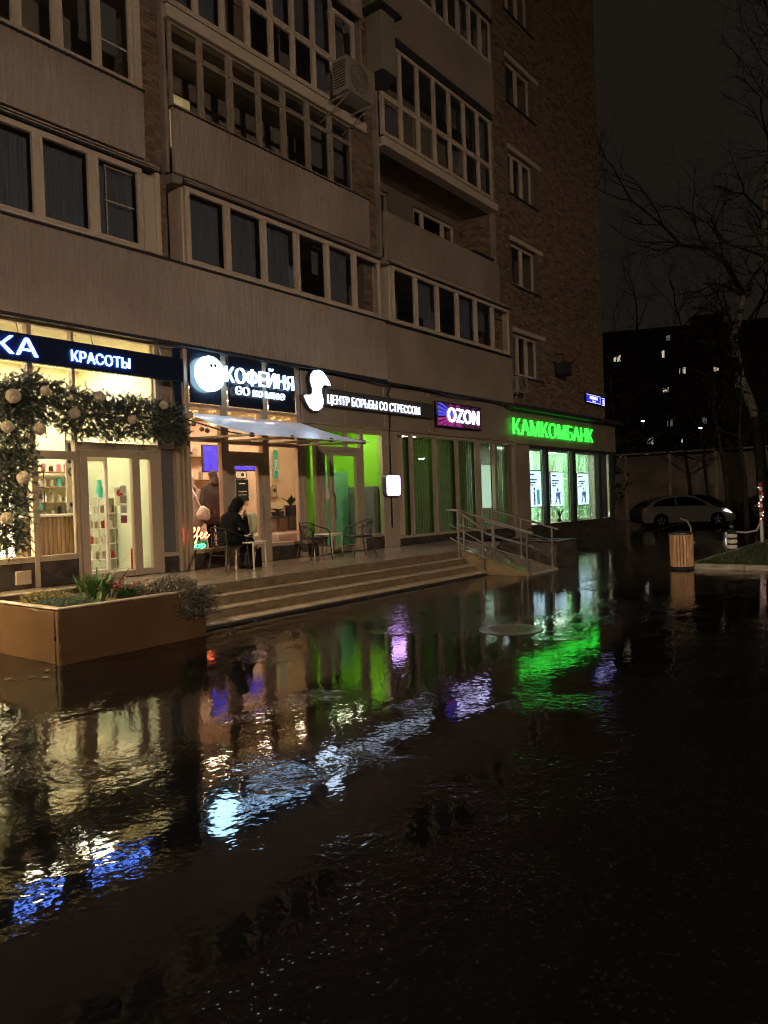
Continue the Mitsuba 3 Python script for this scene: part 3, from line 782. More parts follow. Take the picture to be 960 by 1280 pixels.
def screen(label, x0, x1, z0, z1, y):
    k = thing('menu_screen', label, 'screen')
    part(k, 'case', cbox(x0 - 0.02, x1 + 0.02, y + 0.004, y + 0.05, z0 - 0.02, z1 + 0.02), 'black_metal')
    part(k, 'display', quad(x0, x1, y, z0, z1), 'screen_face', emitter=emit(0.035, 0.012, 0.85, 0.4))
    rows_ = []
    n = int((z1 - z0) / 0.05)
    for i in range(n):
        z = z1 - 0.06 - 0.05 * i
        if z < z0 + 0.02 or i == 2:
            continue
        for a, b in ((0.08, 0.55 if i < 2 else 0.36), (0.5, 0.9)):
            if i < 2 and a > 0.1:
                continue
            rows_.append(box(x0 + (x1 - x0) * a, x0 + (x1 - x0) * (b - 0.1 * rnd.random()), y - 0.006, y - 0.003, z, z + (0.03 if i < 2 else 0.016)))
    part(k, 'menu_lines', join(rows_), 'screen_face', emitter=emit(0.13, 0.11, 0.95, 0.1))


screen('glowing blue menu screen high in the left coffee shop window', 10.64, 11.10, 2.48, 3.06, 13.4)
screen('wide blue menu screen seen over the coffee shop door', 11.40, 12.25, 2.52, 2.86, 13.4)


def framed(label, x0, x1, z0, z1, y, sheet, marks=None, fr='black_metal', mm='black_metal', grp=None):
    k = thing('wall_picture', label, 'picture', grp)
    part(k, 'frame', join(frame_bars(x0, x1, z0, z1, y, 0.018, 0.03)), fr)
    part(k, 'sheet', box(x0 + 0.01, x1 - 0.01, y + 0.012, y + 0.028, z0 + 0.01, z1 - 0.01), sheet)
    if marks:
        part(k, 'print', join([(lambda q: (np.stack([q[0][:, 0], y + 0.009 + q[0][:, 1] * 0.001, q[0][:, 2]], 1), q[1]))(m) for m in marks]), mm)


framed('black poster with white lines on the pink coffee shop wall', 12.36, 12.76, 1.80, 2.34, 14.3, 'sign_black', [box(12.42, 12.7, 0, 1, 2.02, 2.04), box(12.42, 12.7, 0, 1, 1.94, 1.955), box(12.45, 12.66, 0, 1, 2.22, 2.25)], 'black_metal', 'white_paint')
framed('small white framed picture with a black dot above the black poster', 12.34, 12.72, 2.36, 2.56, 14.3, 'white_paint', [sphere((12.58, 0, 2.46), 0.05, 1)])
framed('small empty frame left of the black poster', 12.02, 12.2, 1.7, 1.95, 14.3, 'pink_wall')
framed('teal picture of a pale knot on the coffee shop wall', 13.67, 14.15 - 0.33, 2.37, 3.12, 14.28, 'picture_teal', [tube([(13.75 + 0.05 * math.sin(2 * t) * 1.0, 0, 2.72 + 0.13 * math.cos(t)) for t in np.linspace(0, 6.28, 24)], 0.022, 6)], 'picture_teal', 'white_paint')
for i in range(2):
    framed(('left', 'right')[i] + ' small framed print in the row under the teal picture', 13.35 + 0.24 * i, 13.52 + 0.24 * i, 1.88, 2.2, 14.3, 'paper', [sphere((13.435 + 0.24 * i, 0, 2.05), 0.05, 1)], 'wood_panel', 'black_metal', 'small prints under the teal picture')


def leaf_blade(p, d, L, w, droop, n=5):
    """one curved leaf: a folded strip"""
    d = np.asarray(d, float)
    d /= np.linalg.norm(d)
    side = np.cross(d, [0, 0, 1.0])
    side /= np.linalg.norm(side) + 1e-9
    V = []
    q = np.asarray(p, float)
    for i in range(n + 1):
        t = i / n
        ww = w * math.sin(math.pi * min(0.97, 0.12 + 0.88 * t)) ** 0.8
        V += [q - side * ww / 2, q + np.array([0, 0, -0.15 * ww]), q + side * ww / 2]
        d = d + np.array([0, 0, -droop / n])
        d /= np.linalg.norm(d)
        q = q + d * L / n
    f = []
    for i in range(n):
        a = 3 * i
        f += [(a, a + 1, a + 4), (a, a + 4, a + 3), (a + 1, a + 2, a + 5), (a + 1, a + 5, a + 4)]
    return np.array(V), np.array(f)


k = solo('plant_shelf', 'black shelf with pots behind the right coffee shop window', 'shelf', cbox(12.4, 13.45, 13.0, 13.3, 1.34, 1.385), 'black_metal')
for lab, x, hh, nn in (('black pot with a tall broad-leaved plant on the coffee shop shelf', 13.1, 0.26, 16), ('low bushy plant in a pot left of the tall one', 12.65, 0.12, 26)):
    k = thing('potted_plant', lab, 'plant')
    part(k, 'pot', lathe([(0, 0), (0.13, 0), (0.17, hh), (0.15, hh), (0.14, hh - 0.03), (0, hh - 0.03)], (x, 13.15, 1.386), 16), 'sign_black', smooth=40)
    part(k, 'leaves', join([leaf_blade((x, 13.15, 1.38 + hh), (math.cos(t) * 0.6, math.sin(t) * 0.6, 0.9 if hh > 0.2 else 0.5), rnd.uniform(0.25, 0.42) * (1 if hh > 0.2 else 0.6), 0.09, 0.7) for t in rng.uniform(0, 6.28, nn)]), 'leaf_dark')
for lab, x0, x1, y0, m in (('green padded bench seen through the coffee shop door', 11.35, 12.1, 12.9, 'sofa_green'), ('pale padded bench under the plant shelf', 12.4, 13.5, 12.9, 'grey_cloth')):
    k = thing('padded_bench', lab, 'bench')
    part(k, 'seat', cbox(x0, x1, y0, y0 + 0.5, PZ + 0.18, PZ + 0.48, 0.05), m, smooth=50)
    for i in range(3):
        w = (x1 - x0) / 3
        part(k, 'back_cushion', cbox(x0 + i * w + 0.01, x0 + (i + 1) * w - 0.01, y0 + 0.34, y0 + 0.5, PZ + 0.5, PZ + 0.98, 0.05), m, smooth=50)
    part(k, 'base', box(x0 + 0.04, x1 - 0.04, y0 + 0.05, y0 + 0.45, PZ, PZ + 0.18), 'black_metal')
k = thing('coffee_counter', 'pale bar counter with machines behind the two customers', 'counter')
part(k, 'body', cbox(9.2, 11.3, 13.55, 14.0, PZ, 1.55), 'pink_wall')
part(k, 'top', cbox(9.15, 11.35, 13.5, 14.05, 1.555, 1.6), 'wood_panel')
k = thing('coffee_machine', 'dark coffee machine with cups on the bar counter', 'coffee machine')
part(k, 'body', cbox(10.05, 10.55, 13.6, 13.95, 1.6, 2.0, 0.03), 'black_metal')
part(k, 'cup', join([lathe([(0, 0), (0.03, 0), (0.04, 0.09), (0, 0.09)], (10.1 + 0.09 * i, 13.7, 2.0), 8) for i in range(5)]), 'white_paint', kind='stuff')
pieces(k, 'spout', ([tube([(10.2 + 0.2 * i, 13.58, 1.75), (10.2 + 0.2 * i, 13.58, 1.85)], 0.025, 8) for i in range(2)]), 'steel')
k = thing('wall_shelf', 'shelf with jars and glasses on the wall behind the bar', 'shelf')
pieces(k, 'board', ([cbox(10.2, 11.6, 14.1, 14.38, 2.3, 2.33), cbox(10.2, 11.6, 14.1, 14.38, 2.85, 2.88)]), 'wood_panel')
for i in range(9):
    part(k, 'jar', lathe([(0, 0), (0.05, 0), (0.055, 0.16), (0.03, 0.2), (0, 0.2)], (10.28 + 0.15 * i, 14.2, 2.33 + 0.55 * (i % 2)), 10), ('white_paint', 'paper', 'plastic_grey', 'bauble')[i % 4])
for i, (x, z) in enumerate(((9.01, 3.28), (9.20, 3.19), (9.33, 3.17), (9.61, 3.05))):
    k = thing('hanging_bauble', ('first', 'second', 'third', 'fourth')[i] + ' dark glossy bauble from the left in the coffee shop window', 'bauble', 'dark baubles in the coffee shop window')
    part(k, 'ball', sphere((x, 11.6, z), 0.05, 2), 'bauble', smooth=True)
    part(k, 'thread', tube([(x, 11.6, z + 0.05), (x, 11.6, 3.97)], 0.002, 4), 'black_metal')
k = thing('pendant_lamp', 'dark pendant lamp shade in the left coffee shop window', 'lamp')
part(k, 'shade', lathe([(0.02, 0.16), (0.06, 0.15), (0.2, 0.0), (0.185, 0.0), (0.05, 0.13)], (8.95, 11.9, 2.72), 20), 'black_metal', smooth=40)
part(k, 'cord', tube([(8.95, 11.9, 2.88), (8.95, 11.9, 3.97)], 0.006, 5), 'black_metal')
k = solo('exit_light', 'small green glowing sign high inside the coffee shop', 'sign', join([cbox(9.72, 9.84, 11.98, 12.0, 3.32, 3.44), cbox(9.87, 9.97, 11.98, 12.0, 3.32, 3.42)]), 'lamp_face', emitter=emit(0.05, 0.9, 0.35, 0.1))
# neon sign: handwriting in glass tube
NY = S + 0.085


def stroke(pts, r=0.010):
    p = np.asarray(pts, float)
    t = np.linspace(0, len(p) - 1, (len(p) - 1) * 5 + 1)
    i = np.clip(t.astype(int), 0, len(p) - 2)
    f_ = (t - i)[:, None]
    p0, p1, p2, p3 = (p[np.clip(i + d, 0, len(p) - 1)] for d in (-1, 0, 1, 2))
    q = 0.5 * (2 * p1 + (p2 - p0) * f_ + (2 * p0 - 5 * p1 + 4 * p2 - p3) * f_ ** 2 + (3 * p1 - p0 - 3 * p2 + p3) * f_ ** 3)
    return tube(np.stack([8.27 + q[:, 0] * 0.22, np.full(len(q), NY), 1.07 + q[:, 1] * 0.2], 1), r, 6)


k = thing('neon_sign', 'red neon script over a green neon word low in the coffee shop window', 'neon sign')
cof = [stroke([(0.75, 0.85), (0.5, 1.0), (0.2, 0.6), (0.25, 0.1), (0.55, 0.0), (0.85, 0.25)]),
       stroke([(1.2, 0.55), (0.95, 0.35), (1.0, 0.05), (1.25, 0.05), (1.4, 0.35), (1.2, 0.55), (1.55, 0.45)]),
       stroke([(1.5, 0.3), (1.95, 0.8), (1.95, 1.1), (1.8, 0.9), (1.65, 0.0), (1.5, -0.4), (1.6, -0.3), (1.75, 0.1), (2.0, 0.3)]),
       stroke([(1.95, 0.3), (2.4, 0.8), (2.4, 1.1), (2.25, 0.9), (2.1, 0.0), (1.95, -0.4), (2.05, -0.3), (2.2, 0.1), (2.45, 0.3)]),
       stroke([(2.4, 0.25), (2.75, 0.45), (2.65, 0.6), (2.5, 0.35), (2.6, 0.05), (2.85, 0.15), (2.95, 0.3)]),
       stroke([(2.9, 0.25), (3.25, 0.45), (3.15, 0.6), (3.0, 0.35), (3.1, 0.05), (3.35, 0.15), (3.5, 0.35)])]
part(k, 'red_tube', join(cof), 'lamp_face', 'glowing red script', emitter=emit(15.0, 1.7, 0.5, 1.2))
m_ = words('shop', 8.47, 8.93, 0.90, 0.10, NY, 0.014, False)
part(k, 'green_tube', m_, 'lamp_face', 'glowing green lower word', emitter=emit(0.15, 3.0, 1.5, 0.8))
part(k, 'backing', box(8.5, 8.98, NY + 0.012, NY + 0.02, 0.885, 1.03), 'picture_teal')

# --- green shop (third)
K = thing('shopfront', 'shop front with lime green walls and a brown framed door beside the cafe chairs', 'shopfront')
part(K, 'frame', join([post(11.535, 11.63, PZ, 3.42), post(11.97, 12.09, PZ, 3.42), post(13.52, 13.63, PZ, 3.42), post(14.36, 14.60, PZ, 3.42),
                       rail(11.63, 11.97, 0.80, 0.87), rail(12.09, 13.52, 2.84, 2.95), rail(13.63, 14.36, 0.80, 0.88), rail(11.63, 11.97, 3.30, 3.42), rail(12.09, 13.52, 3.30, 3.42), rail(13.63, 14.36, 3.30, 3.42),
                       post(12.98, 13.05, 2.95, 3.3)]), 'shop_frame')
pieces(K, 'plinth', ([cbox(11.63, 11.97, S - 0.02, S + 0.2, PZ, 0.8), cbox(13.63, 14.36, S - 0.02, S + 0.2, PZ, 0.8)]), 'plinth_stone')
pane(K, 11.63, 11.97, 0.87, 3.3)
pane(K, 13.63, 14.36, 0.88, 3.3)
pane(K, 12.09, 12.98, 2.95, 3.3)
pane(K, 13.05, 13.52, 2.95, 3.3)
d = door(K, 12.105, 12.44, PZ + 0.02, 2.83, 12.24, 12.40, 0.69, 2.76, None, 12.15)
part(d, 'notice', cbox(12.25, 12.39, S - 0.012, S - 0.006, 1.75, 2.0, 0.002), 'white_paint')
door(K, 12.445, 13.51, PZ + 0.02, 2.83, 12.53, 13.33, 0.68, 2.75, 12.49, 13.47)
part(K, 'back_wall', box(13.25, 14.7, 12.92, 13.0, PZ, 3.6), 'lime_wall')
pw = np.array([(11.66, 11.34), (13.30, 12.92)])
pn = np.array([-(pw[1] - pw[0])[1], (pw[1] - pw[0])[0]]) / np.linalg.norm(pw[1] - pw[0])
for o, m_ in ((0.0, 'lime_wall'), (0.05, 'pink_wall')):
    part(K, 'party_wall', hull([(*(p + pn * (o + q)), z) for p in pw for q in (0, 0.045) for z in (PZ, 3.62)]), m_)
part(K, 'ceiling', prism_xy(Polygon([(11.6, S + 0.12), (14.66, S + 0.12), (14.66, 12.95), (13.3, 12.95)]), 3.6, 3.65), 'white_wall')
part(K, 'floor', prism_xy(Polygon([(11.6, S + 0.12), (14.66, S + 0.12), (14.66, 12.95), (13.3, 12.95)]), PZ - 0.1, PZ + 0.006), 'floor_tile')
part(K, 'column', cbox(11.63, 11.96, S + 0.14, S + 0.24, PZ, 3.6), 'lime_wall')
part(K, 'side_wall', box(14.6, 14.7, S + 0.12, 12.92, PZ, 3.6), 'lime_wall')
part(K, 'partition', cbox(13.2, 14.35, 12.3, 12.36, PZ, 2.45), 'teal_panel', 'teal partition behind the door')
part(K, 'low_cabinet', cbox(14.38, 14.58, 11.5, 12.6, PZ, 2.05), 'blind')
ceiling_lamp('ceiling_light', 'bright ceiling light in the lime green shop', 13.0, 14.2, 11.7, 12.0, 3.58, (24, 25, 16, 2.0))
ceiling_lamp('window_spotlight', 'narrow strip light over the lime green column', 11.64, 11.95, S + 0.14, S + 0.22, 3.58, (30.0, 31.0, 20, 1.0))

# --- office with green blinds (under the pickup sign)
K = thing('shopfront', 'dark office front with green vertical blinds right of the white light box', 'shopfront')
xs = [14.99, 15.62, 15.69, 16.70, 16.82, 17.85, 17.91, 18.96, 19.14, 19.96, 20.06, 21.21]
fr = [post(14.60, 14.99, PZ, 3.45), post(21.21, 21.3, PZ, 3.45)] + [post(xs[2 * i + 1], xs[2 * i + 2], PZ + 0.24, 3.36) for i in range(5)]
fr += [rail(xs[2 * i], xs[2 * i + 1], 0.70, 0.77) for i in range(6)] + [rail(xs[2 * i], xs[2 * i + 1], 3.34, 3.45) for i in range(6)]
part(K, 'frame', join(fr), 'shop_frame')
part(K, 'plinth', cbox(14.99, 21.21, S - 0.015, S + 0.2, PZ - 0.1, 0.7), 'plinth_stone')
for i in range(6):
    pane(K, xs[2 * i], xs[2 * i + 1], 0.77, 3.34)
    for q in range(int((xs[2 * i + 1] - xs[2 * i] + 0.32) / 0.127)):
        x = xs[2 * i] + 0.05 + 0.127 * q
        a = rnd.uniform(0.10, 0.12)
        v, f = box(-0.0665, 0.0665, -0.0015, 0.0015, 0.72, 3.36)
        part(K, 'blind_slat', move((v, f), rotz(a), (x + 0.03, S + 0.28, 0)), 'green_blind')
part(K, 'back_wall', box(14.7, 21.4, 13.6, 13.7, PZ, 3.9), 'white_wall')
part(K, 'ceiling', box(14.7, 22.2, S + 0.12, 13.7, 3.5, 3.55), 'white_wall')
part(K, 'floor', box(14.7, 22.2, S + 0.12, 13.7, PZ - 0.1, PZ + 0.006), 'floor_tile')
part(K, 'pier', cbox(21.3, 22.28, S - 0.05, S + 0.4, 0.0, 3.36), 'fascia_panel')
ceiling_lamp('ceiling_light', 'dim ceiling light behind the green blinds', 16.3, 17.3, 12.2, 12.6, 3.48, (15.0, 15.5, 10.5, 1.5))
k = thing('glowing_board', 'tall pale green glowing board behind the office pane by the ramp', 'board')
part(k, 'case', cbox(19.16, 19.95, S + 0.12, S + 0.16, 1.34, 2.68), 'white_paint')
part(k, 'face', quad(19.18, 19.93, S + 0.11, 1.36, 2.66), 'letter_face', emitter=emit(0.34, 0.60, 0.42, 0.6))

# --- bank
K = thing('shopfront', 'corner bank front with green lit windows, posters and fairy lights', 'shopfront')
bx = [22.31, 23.49, 23.74, 25.76, 26.05, 28.27, 28.54, 29.66]
part(K, 'frame', join([post(bx[2 * i + 1], bx[2 * i + 2], 0.62, 3.36, -0.01) for i in range(3)] + [rail(bx[2 * i], bx[2 * i + 1], 0.62, 0.70) for i in range(4)] + [rail(bx[2 * i], bx[2 * i + 1], 3.28, 3.36) for i in range(4)] + [post(22.28, 22.31, 0.62, 3.36), post(29.66, 29.9, 0.62, 3.36)]), 'dark_metal')
part(K, 'plinth', cbox(21.9, 30.05, S - 0.05, S + 0.3, -0.05, 0.62), 'plinth_stone')
for i in range(4):
    pane(K, bx[2 * i], bx[2 * i + 1], 0.70, 3.28)
part(K, 'fascia', cbox(21.28, 30.0, S - 0.10, S + 0.2, 3.37, 4.45, 0.01), 'fascia_panel')
part(K, 'cornice', cbox(20.6, 30.2, S - 0.42, S + 0.3, 4.455, 4.60, 0.015), 'dark_metal', 'flat dark cornice over the bank')
part(K, 'end_wall', box(29.9, 30.0, S + 0.1, 22.0, 0.0, 4.45), 'fascia_panel')
part(K, 'end_roof', box(29.45, 30.2, S + 0.3, 22.0, 4.46, 4.6), 'dark_metal')
for i in range(3):
    x = bx[2 * i] + 0.05
    while x < bx[2 * i + 1] + 0.55:
        v, f = box(-0.0625, 0.0625, -0.0015, 0.0015, 0.72, 3.27)
        part(K, 'blind_slat', move((v, f), rotz(rnd.uniform(0.02, 0.16)), (x, S + 0.55, 0)), 'bank_blind')
        x += 0.127
part(K, 'back_wall', box(22.2, 29.9, 13.6, 13.7, 0.5, 3.9), 'white_wall')
part(K, 'ceiling', box(22.2, 29.9, S + 0.12, 13.7, 3.45, 3.5), 'white_wall')
part(K, 'floor', box(22.2, 29.9, S + 0.12, 13.7, 0.52, 0.6), 'floor_tile')
part(K, 'blind', box(28.45, 29.7, S + 0.2, S + 0.22, 0.7, 3.3), 'blind', 'drawn brown blind of the last bank window')
LX = (22.36, 23.46, 23.80, 25.72, 26.10, 28.22)
part(K, 'led_housing', join([box(a - 0.035, a + 0.035, S + 0.10, S + 0.125, 0.72, 3.26) for a in LX] + [box(bx[2 * i] + 0.05, bx[2 * i + 1] - 0.05, S + 0.08, S + 0.10, 3.20, 3.28) for i in range(3)]), 'plastic_grey')


def back_quad(x0, x1, y, z0, z1):
    v, f = quad(x0, x1, y, z0, z1)
    return v, f[:, ::-1]


part(K, 'led_strip', join([back_quad(a - 0.03, a + 0.03, S + 0.13, 0.74, 3.24) for a in LX] + [back_quad(bx[2 * i] + 0.08, bx[2 * i + 1] - 0.08, S + 0.105, 3.21, 3.27) for i in range(3)]), 'letter_face', 'cold light strips round the bank windows', emitter=emit(15.0, 27.0, 23.0, 3.0))
for x, w_ in ((23.4, 'left'), (26.0, 'middle'), (28.0, 'right')):
    ceiling_lamp('ceiling_light', w_ + ' ceiling light behind the bank blinds', x - 0.6, x + 0.6, 12.6, 13.1, 3.43, (34.0, 43.0, 38.0, 1.5), 'ceiling lights behind the bank blinds')
bulbs = []
for i in range(3):
    for col in range(int((bx[2 * i + 1] - bx[2 * i]) / 0.26)):
        x = bx[2 * i] + 0.15 + 0.26 * col
        for z in np.arange(0.85, 3.2, 0.24):
            if rnd.random() < 0.75 and not (1.3 < z < 2.55 and rnd.random() < 0.6):
                bulbs.append(sphere((x + rnd.uniform(-0.03, 0.03), S + 0.1, z + rnd.uniform(-0.05, 0.05)), 0.014, 0))
k = solo('fairy_lights', 'strings of tiny white lights hanging inside the bank windows', 'fairy lights', join(bulbs), 'lamp_face', emitter=emit(6.0, 7.5, 7.0, 0.5))
labels[k]['kind'] = 'stuff'
for i, (x0, x1, z0, z1, lab) in enumerate(((22.45, 23.42, 1.31, 2.53, 'leftmost glowing bank poster with two standing figures'), (24.20, 25.22, 1.29, 2.50, 'middle glowing bank poster with a purple figure'), (26.50, 27.58, 1.29, 2.48, 'rightmost glowing bank poster with a seated blue figure'))):
    k = thing('bank_poster', lab, 'poster')
    part(k, 'case', cbox(x0 - 0.03, x1 + 0.03, S + 0.124, S + 0.16, z0 - 0.03, z1 + 0.03), 'dark_metal')
    part(k, 'sheet', quad(x0, x1, S + 0.118, z0, z1), 'letter_face', emitter=emit(0.80, 1.20, 1.40, 0.8))
    L = [box(x0 + 0.1, x0 + 0.1 + (x1 - x0) * w, S + 0.113, S + 0.116, z1 - 0.14 - 0.09 * j, z1 - 0.10 - 0.09 * j) for j, w in enumerate((0.35, 0, 0.55, 0.45, 0.3)) if w]
    part(k, 'text_lines', join(L), 'sign_navy')
    cx = x0 + (x1 - x0) * 0.55
    if i == 0:
        fig = [sphere((cx - 0.1, S + 0.115, z0 + 0.60), 0.06, 1, (1, .05, 1)), hull([(cx - 0.16, S + 0.113, z0 + 0.5), (cx - 0.04, S + 0.113, z0 + 0.5), (cx - 0.05, S + 0.113, z0 + 0.06), (cx - 0.15, S + 0.113, z0 + 0.06), (cx - 0.1, S + 0.117, z0 + 0.3)])]
        part(k, 'figure', join(fig), 'screen_face', emitter=emit(0.06, 0.10, 0.30, 0.1))
        fig = [hull([(cx + 0.06, S + 0.113, z0 + 0.55), (cx + 0.28, S + 0.113, z0 + 0.6), (cx + 0.3, S + 0.113, z0 + 0.08), (cx + 0.1, S + 0.113, z0 + 0.06), (cx + 0.2, S + 0.117, z0 + 0.3)])]
        part(k, 'figure', join(fig), 'screen_face', emitter=emit(0.05, 0.45, 0.42, 0.1))
    else:
        fig = [sphere((cx - 0.02, S + 0.115, z0 + 0.58), 0.07, 1, (1, .05, 1)), hull([(cx - 0.18, S + 0.113, z0 + 0.48), (cx + 0.2, S + 0.113, z0 + 0.5), (cx + 0.16, S + 0.113, z0 + 0.28), (cx - 0.16, S + 0.113, z0 + 0.26), (cx, S + 0.117, z0 + 0.4)]),
               hull([(cx - 0.16, S + 0.113, z0 + 0.26), (cx - 0.06, S + 0.113, z0 + 0.26), (cx - 0.2, S + 0.113, z0 + 0.06), (cx - 0.28, S + 0.113, z0 + 0.06), (cx - 0.15, S + 0.117, z0 + 0.2)]),
               hull([(cx + 0.06, S + 0.113, z0 + 0.28), (cx + 0.16, S + 0.113, z0 + 0.28), (cx + 0.2, S + 0.113, z0 + 0.06), (cx + 0.1, S + 0.113, z0 + 0.06), (cx + 0.12, S + 0.117, z0 + 0.2)])]
        part(k, 'figure', join(fig), 'screen_face', emitter=emit(0.06, 0.10, 0.30, 0.1))
for x in (22.75, 25.35):
    k = thing('window_plant', 'small dark plant on the %s bank window sill' % ('first' if x < 24 else 'second'), 'plant')
    part(k, 'pot', lathe([(0, 0), (0.07, 0), (0.09, 0.12), (0, 0.12)], (x, S + 0.35, 0.7), 10), 'sign_black')
    part(k, 'leaves', join([leaf_blade((x, S + 0.35, 0.82), (math.cos(t) * 0.4, math.sin(t) * 0.4, 1), rnd.uniform(0.2, 0.5), 0.05, 0.5) for t in rng.uniform(0, 6.28, 14)]), 'leaf_dark')

# facing panels over the third shop and the office, with open joints
FP = thing('fascia_cladding', 'beige cassette panels over the green shop and the office', 'cladding')
ed = [11.53, 12.95, 14.43, 16.38, 18.95, 21.27]
for i in range(5):
    part(FP, 'panel', cbox(ed[i] + 0.006, ed[i + 1] - 0.006, S - 0.07, S - 0.03, 3.46, 4.56, 0.006), 'fascia_panel')
part(FP, 'backing', box(11.53, 21.27, S - 0.028, S + 0.15, 3.45, 4.6), 'dark_metal')
part(FP, 'drip_rail', cbox(11.5, 21.3, S - 0.09, S - 0.02, 3.425, 3.455, 0.005), 'shop_frame')

# ------------------------------------------------------------------ shop signs
SY = 11.0
WHITE = (1.7, 2.8, 4.4)
k = thing('shop_sign', 'long navy sign board with thin white glowing letters over the beauty shop', 'sign')
part(k, 'board', cbox(-3.0, 8.34, SY - 0.03, SY + 0.06, 3.93, 4.35, 0.006), 'sign_navy')
part(k, 'end_board', cbox(8.20, 8.36, SY + 0.065, SY + 0.11, 3.0, 4.55, 0.006), 'sign_navy')
part(k, 'lettering', words('КА', 5.02, 5.66, 4.02, 0.265, SY - 0.03, 0.03), 'lamp_face', emitter=emit(1.1, 2.8, 12.0, 0.8))
part(k, 'lettering', words('КРАСОТЫ', 6.20, 7.24, 4.035, 0.175, SY - 0.03, 0.03), 'lamp_face', emitter=emit(1.1, 2.8, 12.0, 0.8))
pieces(k, 'bracket', ([tube([(x, SY, 4.35), (x, SY + 0.1, 4.62)], 0.008, 5) for x in (5.4, 6.6, 7.9)]), 'steel')

k = thing('shop_sign', 'three black coffee shop sign panels with a white glowing round face', 'sign')
for a, b in ((8.58, 9.305), (9.495, 10.375), (10.555, 11.30)):
    part(k, 'panel', cbox(a, b, SY + 0.1, SY + 0.14, 3.61, 4.565, 0.005), 'sign_black')
face = Point(0, 0).buffer(0.33, 32)
face = face.difference(Point(0.03, 0.155).buffer(0.045)).difference(Point(0.125, 0.165).buffer(0.045))
v_, f_ = prism_xz(face, SY - 0.02, SY + 0.05)
part(k, 'moon_face', (v_ + [8.97, 0, 4.16], f_), 'lamp_face', 'round white glowing face with two dots', emitter=emit(5.2, 9.2, 12.0, 1.5))
pieces(k, 'eye', ([sphere((8.97 + 0.03, SY + 0.0, 4.315), 0.04, 1, (1, 0.4, 1)), sphere((8.97 + 0.125, SY + 0.0, 4.325), 0.04, 1, (1, 0.4, 1))]), 'sign_black')
part(k, 'backplate', cbox(9.29, 11.2, SY + 0.055, SY + 0.075, 4.1, 4.14), 'sign_black')
part(k, 'lettering', words('КОФЕЙНЯ', 9.365, 11.19, 4.06, 0.30, SY + 0.05, 0.05), 'lamp_face', emitter=emit(*WHITE, 1.5))
pieces(k, 'lettering', ([words('GO', 9.60, 9.95, 3.835, 0.17, SY + 0.05, 0.05), words('ко', 10.05, 10.30, 3.835, 0.18, SY + 0.05, 0.05), words('мне', 10.38, 10.92, 3.835, 0.18, SY + 0.05, 0.05)]), 'lamp_face', emitter=emit(0.85, 1.15, 1.5, 0.8))

k = thing('shop_sign', 'grey sign board with white glowing words and a white bird shape', 'sign')
part(k, 'board', cbox(12.19, 16.44, SY + 0.0, SY + 0.1, 3.835, 4.215, 0.006), 'sign_grey')
part(k, 'lettering', words('ЦЕНТР БОРЬБЫ СО СТРЕССОМ', 12.22, 15.77, 3.88, 0.205, SY, 0.03), 'lamp_face', emitter=emit(1.2, 1.4, 1.8, 1.0))
# outline in metres on the facade
duck = [(11.90, 4.58), (11.78, 4.55), (11.69, 4.46), (11.66, 4.35), (11.69, 4.24), (11.73, 4.15), (11.72, 4.06), (11.66, 4.01), (11.45, 3.99), (11.52, 3.86), (11.62, 3.74), (11.74, 3.685), (11.86, 3.69), (11.98, 3.77), (12.03, 3.88), (12.01, 4.0), (11.97, 4.1), (11.98, 4.19), (12.05, 4.26), (12.15, 4.285), (12.28, 4.27), (12.24, 4.36), (12.10, 4.50), (12.02, 4.56)]
poly = Polygon(duck).buffer(0.03).buffer(-0.03)
part(k, 'bird_shape', prism_xz(poly, SY - 0.06, SY - 0.02), 'lamp_face', 'white glowing simple bird outline', emitter=emit(3.6, 4.6, 6.0, 1.0))
part(k, 'bird_case', prism_xz(poly.buffer(0.02), SY - 0.018, SY + 0.1), 'sign_black')

k = thing('shop_sign', 'small glowing purple and blue box sign with fat white letters', 'sign')
part(k, 'case', cbox(16.62, 18.97, SY + 0.012, SY + 0.12, 3.64, 4.33, 0.01), 'sign_black')
cx, cz = 17.6, 3.99
bl, mg, pk = [], [], []
for i in range(30):
    a0 = i / 30 * 2 * math.pi
    a1 = a0 + rnd.uniform(0.10, 0.17)
    far = Polygon([(cx + 0.12 * math.cos(a0), cz + 0.1 * math.sin(a0)), (cx + 3 * math.cos(a0), cz + 1.6 * math.sin(a0)), (cx + 3 * math.cos(a1), cz + 1.6 * math.sin(a1)), (cx + 0.12 * math.cos(a1), cz + 0.1 * math.sin(a1))])
    far = far.intersection(Polygon([(16.66, 3.68), (18.93, 3.68), (18.93, 4.29), (16.66, 4.29)]))
    if far.is_empty or far.geom_type != 'Polygon':
        continue
    m = prism_xz(far, SY + 0.002, SY + 0.011)
    q = far.centroid
    if q.x < 17.12:
        (bl if q.y > 3.9 else pk).append(m)
    elif q.x < 17.9 or rnd.random() < 0.25:
        (pk if rnd.random() < 0.6 else mg).append(m)
    else:
        mg.append(m)
for nm, ms, e in (('blue_ray', bl, (0.09, 0.08, 0.80)), ('purple_ray', mg, (0.055, 0.008, 0.035)), ('pink_ray', pk, (0.36, 0.02, 0.22))):
    if ms:
        part(k, nm, join(ms), 'screen_face', emitter=emit(*e, 0.3))
part(k, 'lettering', words('OZON', 17.12, 18.80, 3.81, 0.37, SY, 0.03, True), 'lamp_face', emitter=emit(2.6, 2.5, 4.6, 0.8))

